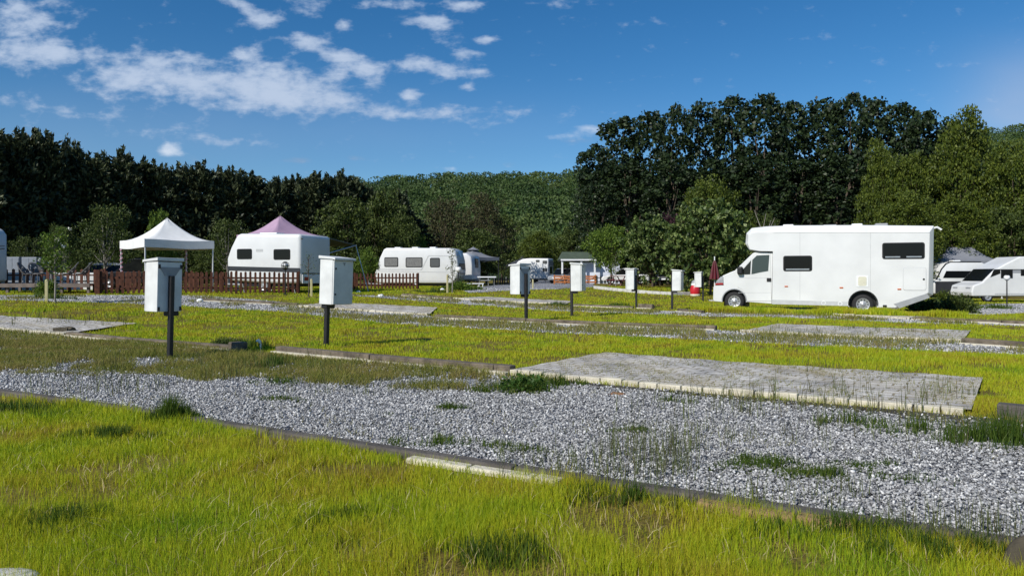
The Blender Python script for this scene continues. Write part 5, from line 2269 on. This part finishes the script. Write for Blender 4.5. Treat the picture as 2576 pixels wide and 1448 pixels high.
# dark bushes in the shade under the trees, closing the view at ground level
GS = 'dark bushes closing the back of the site'
for k, (X, Y, d, w) in enumerate(((20, 610, 46, 120), (110, 620, 44, 110), (210, 625, 44, 110), (330, 618, 46, 130), (450, 612, 46, 120), (530, 610, 45, 110), (620, 600, 48, 130), (850, 610, 55, 120), (1180, 640, 66, 120),
                                  (1330, 648, 101, 120), (1480, 640, 108, 130), (1590, 650, 82, 110), (1660, 640, 66, 120), (1740, 630, 60, 140), (1840, 620, 62, 150), (1960, 600, 70, 160), (2080, 600, 70, 160),
                                  (2200, 600, 66, 150), (2330, 610, 62, 130), (2440, 625, 66, 130), (2560, 610, 66, 140))):
    tree('mid', 'bush', 'dark bush at the shaded back of the site, %s from the left edge' % ords[k], X, Y, d, w, GS, 'bush', v=k)


def shrub(label, X, Yb, Yt, wpx, mat, n=260, leaf=.1, name='shrub', seed=1, per=8, asp=.5):
    p = P(X, Yb)
    r_ = np.random.default_rng(seed)
    h = (Yb - Yt) * p.y / F
    w = wpx * p.y / F
    t = thing(name, label, 'shrub', p, 0, 'shrubs and weeds on the site')
    d = norm(r_.normal(0, 1, (n, 3)))
    d[:, 2] = np.abs(d[:, 2])
    C = d * np.array((w / 2, w / 2.2, h * .95)) * (r_.random((n, 1)) ** .4)
    cc = np.repeat(C, per, 0) + r_.normal(0, leaf * .8, (n * per, 3))
    cc[:, 2] = np.maximum(cc[:, 2], .02)
    V, Q = leaves(cc, np.repeat(d, per, 0) + r_.normal(0, .6, (n * per, 3)), leaf * r_.uniform(.6, 1.3, n * per), asp, r_)
    bm = BM()
    for i in range(9):
        e_ = C[i]
        tube(bm, [(e_[0] * .1, e_[1] * .1, -.05), tuple(e_ * .9)], [.015, .005], 5)
    obj('stems', bm, BARK, t)
    link('foliage', mesh_np('foliage', V, Q, mat), t)
    return t


shrub('dark shrub under the overhanging motorhome tail', 2330, 783, 755, 84, MIDL, 320, .12, seed=2)
shrub('weedy shrub right of the motorhome tail', 2410, 788, 742, 90, MIDL, 300, .1, seed=3)
shrub('flowering weeds right behind the motorhome tail', 2372, 772, 728, 40, OLIVE, 160, .1, seed=8)
shrub('green shrub at the foot of the flowering sapling', 118, 742, 706, 52, BRIGHT, 300, .09, seed=4)
shrub('low bush right of the tied sapling', 1160, 730, 708, 60, BRIGHT, 200, .1, seed=5)
shrub('leafy weed clump at the corner of the large paved pitch', 1318, 985, 945, 120, leafmat('weed_leaf', [(0, (.03, .075, .012)), (.6, (.06, .13, .02)), (1, (.12, .18, .04))], trans=.35), 150, .05, 'weed_plant', 6, 5, .6)
shrub('dark weeds behind the nearest service box post', 572, 876, 850, 70, MIDL, 220, .04, 'weed_plant', 7, 6, .4)


def sapling(label, X, Yb, Yt, wpx, mat, n=60, leaf=.07, seed=1, blossom=0, bark=BARKP, low=.45, clumps=9):
    p = P(X, Yb)
    h = (Yb - Yt) * p.y / F
    w = wpx * p.y / F
    r_ = np.random.default_rng(seed)
    t = thing('sapling', label, 'sapling', p, 0, 'young saplings')
    bm = BM()
    tube(bm, [(0, 0, -.1), (.01 * h, 0, h * .35), (-.01 * h, .01, h * .7), (0, 0, h)], [.03, .024, .016, .006], 6)
    tips = []
    for i in range(clumps):
        f = low + (1 - low) * (i + .5) / clumps * .97
        a = i * 2.4 + r_.uniform(-.4, .4)
        L_ = w * .5 * (1.15 - f * .75) * r_.uniform(.6, 1.1)
        e_ = np.array((math.cos(a) * L_, math.sin(a) * L_, h * f + L_ * .55))
        tube(bm, [(0, 0, h * f * .93), tuple(e_)], [.011, .004], 5)
        tips.append((np.array((0, 0, h * f)), e_))
    obj('trunk', bm, bark, t)
    C, D = [], []
    for a, b in tips:
        for _ in range(n):
            s = r_.uniform(.3, 1.08)
            C.append(a * (1 - s) + b * s + r_.normal(0, .05 + .03 * w, 3))
            D.append((b - a) * .8 / np.linalg.norm(b - a) + r_.normal(0, .7, 3))
    C, D = np.array(C), np.array(D)
    V, Q = leaves(C, D, leaf * r_.uniform(.6, 1.3, len(C)), .5, r_)
    link('crown', mesh_np('crown', V, Q, mat), t)
    if blossom:
        k = r_.choice(len(C), blossom, replace=False)
        B = np.repeat(C[k], 7, 0) + r_.normal(0, .025, (blossom * 7, 3))
        V, Q = leaves(B, r_.normal(0, 1, B.shape), .06, .9, r_)
        link('blossoms', mesh_np('blossoms', V, Q, M('blossom', (.75, .75, .68), .7)), t)
    return t


sapling('flowering sapling with white blossoms at the left, in front of the deck', 138, 762, 592, 105, BRIGHT, 70, .1, 3, 11, clumps=14, low=.4)
sapling('bare thin sapling against the shaded end of the left caravan', 776, 748, 640, 48, MIDL, 8, .07, 5, bark=BARK)
sapling('thin leafy sapling tied to a yellow stake by the long caravan', 1137, 738, 622, 42, MIDL, 26, .085, 6, clumps=11, low=.2)
sapling('thin young tree with pale double trunk left of the red picnic tables', 1548, 720, 640, 40, MIDL, 40, .12, 9)

# dead twiggy branches above the motorhome alcove
p = PD(1925, 58)
t = thing('dead_tree', 'pale bare branches above the motorhome alcove', 'dead tree', p)
bm = BM()
r_ = np.random.default_rng(5)
h = ZY(528, 58) - p.z
for i in range(9):
    a = r_.uniform(-1, 1)
    f = r_.uniform(.55, .8)
    tube(bm, [(0, 0, h * f * .6), (a * .5, r_.uniform(-.3, .3), h * f), (a * 1.1 + r_.uniform(-.2, .2), r_.uniform(-.5, .5), h * (f + .2) * r_.uniform(.9, 1.02))], [.05, .035, .012], 5)
tube(bm, [(0, 0, -.2), (0, 0, h * .6)], [.12, .06], 6)
o = obj('trunk', bm, BARKP, t)

# ------------------------------------------------------------------ wooded hill
RX = [-900, 300, 700, 910, 1000, 1100, 1180, 1300, 1400, 1500, 1700, 1900, 2100, 2300, 2510, 2600, 2900, 3600]
RY = [520, 480, 452, 441, 436, 431, 427, 425, 425, 420, 422, 420, 398, 350, 312, 308, 300, 320]


def ridge_z(X):
    return HC + (HY - np.interp(X, RX, RY)) / F * 430 - 9.5


def hill_z(u, f):
    zr = ridge_z(CX + u * F)
    return .4 + zr * np.clip(f, 0, 1) ** 1.15 * np.where(f > 1, 1 - .35 * (f - 1), 1)


us = np.linspace(-.9, 1.15, 90)
fs = np.concatenate([np.linspace(0, 1, 26), np.linspace(1.1, 2.4, 6)])
UU, FF = np.meshgrid(us, fs, indexing='ij')
DD = 118 + FF * 312
ZZ = np.where(FF <= 1, hill_z(UU, FF), hill_z(UU, np.minimum(FF, 1)) - (FF - 1) * 40) - .5
V = np.stack([(UU * DD).ravel(), DD.ravel(), ZZ.ravel()], 1)
ni, nj = UU.shape
i, j = np.meshgrid(np.arange(ni - 1), np.arange(nj - 1), indexing='ij')
a = (i * nj + j).ravel()
HILLM = groundmat('hill_floor', (.018, .03, .01), (.028, .045, .014), (.015, .02, .01), .05, .4, .5)
struct(link('hill', mesh_np('hill', V, np.stack([a, a + nj, a + nj + 1, a + 1], 1), HILLM, True)), 'low hill behind the campsite')

n = 6200
u = rng.uniform(-.40, .80, n)
f = rng.uniform(.03, 1.03, n) ** .8
d = 118 + f * 312
zc = hill_z(u, f)
cx, cy = u * d, d
R0 = (1.6 + 3.0 * rng.random(n) ** 1.6) * (.85 + .25 * f)
m = 100
dv = norm(rng.normal(0, 1, (n * m, 3)) + np.array((0, -.25, .45)))
RR = np.repeat(R0, m)
lump = 1 - np.abs(rng.normal(0, .16, n * m))
C = np.stack([np.repeat(cx, m), np.repeat(cy, m), np.repeat(zc + R0 * .75 + 1.0, m)], 1) + dv * RR[:, None] * lump[:, None] * np.array((1, 1, .95))
ax = dv * .4 + rng.normal(0, .7, (n * m, 3)) + np.array((0, 0, .3))
V, Q = leaves(C, ax, RR * .24 * rng.uniform(.6, 1.3, n * m), .7)
stuff(link('forest', mesh_np('forest', V, Q, FORESTM)), 'broadleaf woods covering the hillside')

# ------------------------------------------------------------------ sky
SUN_EL, SUN_PHI = 38., 42.            # height, and how far left of straight behind the camera
el, ph = rad(SUN_EL), rad(SUN_PHI)
to_sun = Vector((-math.sin(ph) * math.cos(el), -math.cos(ph) * math.cos(el), math.sin(el)))
sl = bpy.data.lights.new('sun', 'SUN')
sl.energy = 4.6
sl.angle = rad(.53)
sl.color = (1, .955, .88)
so = bpy.data.objects.new('sun', sl)
col.objects.link(so)
so.rotation_euler = to_sun.to_track_quat('Z', 'Y').to_euler()

w = bpy.data.worlds.new('World')
sc.world = w
w.use_nodes = True
N, Lk = w.node_tree.nodes, w.node_tree.links
bg = N['Background']
sky = N.new('ShaderNodeTexSky')
sky.sky_type = 'NISHITA'
sky.sun_disc = False
sky.sun_elevation = el
sky.sun_rotation = math.atan2(to_sun.x, to_sun.y)
sky.air_density = 1.0
sky.dust_density = .15
sky.ozone_density = 4.0
sky.altitude = 600


def m_(op, a, b=None, c=None):
    n = N.new('ShaderNodeMath')
    n.operation = op
    for i, v in enumerate((a, b, c)):
        if v is None:
            continue
        if hasattr(v, 'is_linked'):
            Lk.new(v, n.inputs[i])
        else:
            n.inputs[i].default_value = v
    return n.outputs[0]


tc = N.new('ShaderNodeTexCoord')
sx_ = N.new('ShaderNodeSeparateXYZ')
Lk.new(tc.outputs['Generated'], sx_.inputs[0])
yy = m_('MAXIMUM', sx_.outputs['Y'], .05)
U = m_('DIVIDE', sx_.outputs['X'], yy)
Vv = m_('DIVIDE', sx_.outputs['Z'], yy)


def blob(X, Y, rx, ry, amp, tilt=0.):
    """a soft place in the sky, at direction X, Y"""
    u0, v0 = (X - CX) / F, (HY - Y) / F
    du, dv = m_('SUBTRACT', U, u0), m_('SUBTRACT', Vv, v0)
    dv = m_('SUBTRACT', dv, m_('MULTIPLY', du, tilt))
    a, b = m_('DIVIDE', du, rx / F), m_('DIVIDE', dv, ry / F)
    e = m_('ADD', m_('MULTIPLY', a, a), m_('MULTIPLY', b, b))
    return m_('MULTIPLY', m_('EXPONENT', m_('MULTIPLY', e, -1)), amp)


def total(bs):
    t = None
    for b in bs:
        t = b if t is None else m_('ADD', t, b)
    return t


# cloud layer coordinates: a flat layer overhead
zz = m_('MAXIMUM', sx_.outputs['Z'], .02)
px, py = m_('DIVIDE', sx_.outputs['X'], zz), m_('DIVIDE', sx_.outputs['Y'], zz)
cv = N.new('ShaderNodeCombineXYZ')
Lk.new(U, cv.inputs[0])
Lk.new(m_('MULTIPLY', Vv, 1.9), cv.inputs[1])


def noise(scale, detail, rough, vec, dist=0., off=0.):
    n = N.new('ShaderNodeTexNoise')
    n.inputs['Scale'].default_value = scale
    n.inputs['Detail'].default_value = detail
    n.inputs['Roughness'].default_value = rough
    n.inputs['Distortion'].default_value = dist
    if off:
        mp = N.new('ShaderNodeMapping')
        mp.inputs['Location'].default_value = (off, off * .7, 0)
        Lk.new(vec, mp.inputs['Vector'])
        vec = mp.outputs['Vector']
    Lk.new(vec, n.inputs['Vector'])
    return n.outputs['Fac']


cvo = cv.outputs[0]
big = noise(7, 3, .5, cvo, .2)
puff = noise(26, 9, .56, cvo, .1, 3.1)
fine = noise(80, 6, .6, cvo, .1, 7.7)
cover = total([blob(x_, y_, a_, b_, c_, t_) for x_, y_, a_, b_, c_, t_ in (
    (330, 195, 120, 46, .44, 0), (570, 214, 250, 64, .50, -.05), (760, 250, 180, 34, .48, -.05), (430, 150, 60, 22, .30, 0), (700, 190, 60, 26, .34, 0), (50, 55, 120, 75, .52, 0), (90, 140, 190, 32, .46, 0), (130, 278, 240, 18, .30, -.15),
    (480, 345, 240, 18, .24, -.1), (610, 14, 60, 20, .42, -.3), (655, 52, 48, 24, .46, 0), (770, 14, 62, 24, .46, 0), (865, 60, 32, 16, .42, 0), (725, 98, 48, 14, .40, 0), (800, 116, 60, 22, .46, -.2),
    (865, 146, 62, 18, .44, -.1), (932, 180, 52, 30, .48, -.2), (616, 138, 42, 22, .48, 0), (1108, 74, 42, 32, .46, 0), (1160, 135, 34, 20, .46, 0), (1045, 158, 38, 26, .48, 0), (1120, 180, 52, 24, .46, 0),
    (1204, 186, 42, 16, .44, 0), (1032, 240, 26, 20, .48, 0), (1172, 222, 26, 12, .42, 0), (848, 186, 28, 16, .42, 0), (1180, 14, 76, 16, .44, 0), (1000, 14, 80, 16, .38, 0), (1060, 50, 60, 14, .34, 0),
    (1220, 100, 40, 14, .34, 0), (1190, 285, 170, 22, .30, 0), (1000, 290, 130, 18, .22, 0), (1420, 8, 80, 14, .28, 0), (2395, 163, 50, 9, .28, 0))])
dens = m_('ADD', m_('ADD', m_('MULTIPLY', puff, 1.35), m_('MULTIPLY', fine, .30)), m_('MULTIPLY', big, .12))
dens = m_('ADD', m_('SUBTRACT', dens, 1.17), cover)
mr = N.new('ShaderNodeMapRange')
mr.interpolation_type = 'SMOOTHSTEP'
mr.inputs['From Min'].default_value = -.16
mr.inputs['From Max'].default_value = .54
mr.inputs['To Max'].default_value = .78
Lk.new(dens, mr.inputs['Value'])
# small separate cumulus, sharper
cum = total([blob(425, 370, 40, 24, .46), blob(440, 388, 70, 14, .34), blob(1137, 424, 28, 10, .5), blob(1490, 322, 60, 16, .45), blob(1430, 345, 90, 16, .40), blob(1640, 330, 100, 30, .2)])
dc = m_('ADD', m_('SUBTRACT', m_('MULTIPLY', puff, .9), .72), cum)
mr2 = N.new('ShaderNodeMapRange')
mr2.interpolation_type = 'SMOOTHSTEP'
mr2.inputs['From Min'].default_value = 0
mr2.inputs['From Max'].default_value = .52
mr2.inputs['To Max'].default_value = .85
Lk.new(dc, mr2.inputs['Value'])
# grey flat ones low over the trees
gry = total([blob(735, 404, 60, 12, .5), blob(895, 398, 50, 14, .36), blob(1460, 352, 110, 16, .40), blob(1285, 412, 60, 12, .3), blob(470, 395, 80, 16, .34), blob(110, 190, 90, 18, .3)])
dg = m_('ADD', m_('SUBTRACT', m_('MULTIPLY', puff, .8), .66), gry)
mr3 = N.new('ShaderNodeMapRange')
mr3.interpolation_type = 'SMOOTHSTEP'
mr3.inputs['From Min'].default_value = 0
mr3.inputs['From Max'].default_value = .4
mr3.inputs['To Max'].default_value = .6
Lk.new(dg, mr3.inputs['Value'])
veil = total([blob(2620, 230, 190, 110, .42), blob(2560, 300, 160, 60, .22), blob(300, 330, 600, 120, .10), blob(1000, 330, 700, 80, .06)])
veil = m_('MULTIPLY', veil, m_('ADD', .55, m_('MULTIPLY', big, .9)))


def mixc(f, a, b):
    n = N.new('ShaderNodeMix')
    n.data_type = 'RGBA'
    Lk.new(f, n.inputs['Factor'])
    Lk.new(a, n.inputs['A'])
    if hasattr(b, 'is_linked'):
        Lk.new(b, n.inputs['B'])
    else:
        n.inputs['B'].default_value = (*b, 1)
    return n.outputs['Result']


hs = N.new('ShaderNodeHueSaturation')
hs.inputs['Saturation'].default_value = 1.30
hs.inputs['Value'].default_value = 1.0
Lk.new(sky.outputs['Color'], hs.inputs['Color'])
c = hs.outputs['Color']
c = mixc(veil, c, (4.2, 5.1, 6.9))
c = mixc(mr3.outputs['Result'], c, (2.7, 3.7, 5.4))
shade = mixc(mr.outputs['Result'], c, (4.4, 5.5, 7.3))
c = mixc(mr.outputs['Result'], shade, (5.2, 6.2, 7.9))
c = mixc(mr2.outputs['Result'], c, (7.0, 7.8, 9.0))
Lk.new(c, bg.inputs['Color'])
bg.inputs['Strength'].default_value = .095

# ------------------------------------------------------------------ camera
cd = bpy.data.cameras.new('camera')
cd.sensor_width = 36
cd.lens = 36 * F / 2575
cd.shift_y = -30 / 2575
cd.clip_start = .05
cd.clip_end = 4000
co = bpy.data.objects.new('camera', cd)
col.objects.link(co)
co.location = (0, 0, HC)
co.rotation_euler = (rad(90), 0, 0)
sc.camera = co
sc.view_settings.view_transform = 'Standard'
sc.view_settings.look = 'None'
sc.view_settings.exposure = .08
sc.view_settings.gamma = 1
sc.render.engine = 'CYCLES'
sc.cycles.max_bounces = 6
sc.cycles.transparent_max_bounces = 4
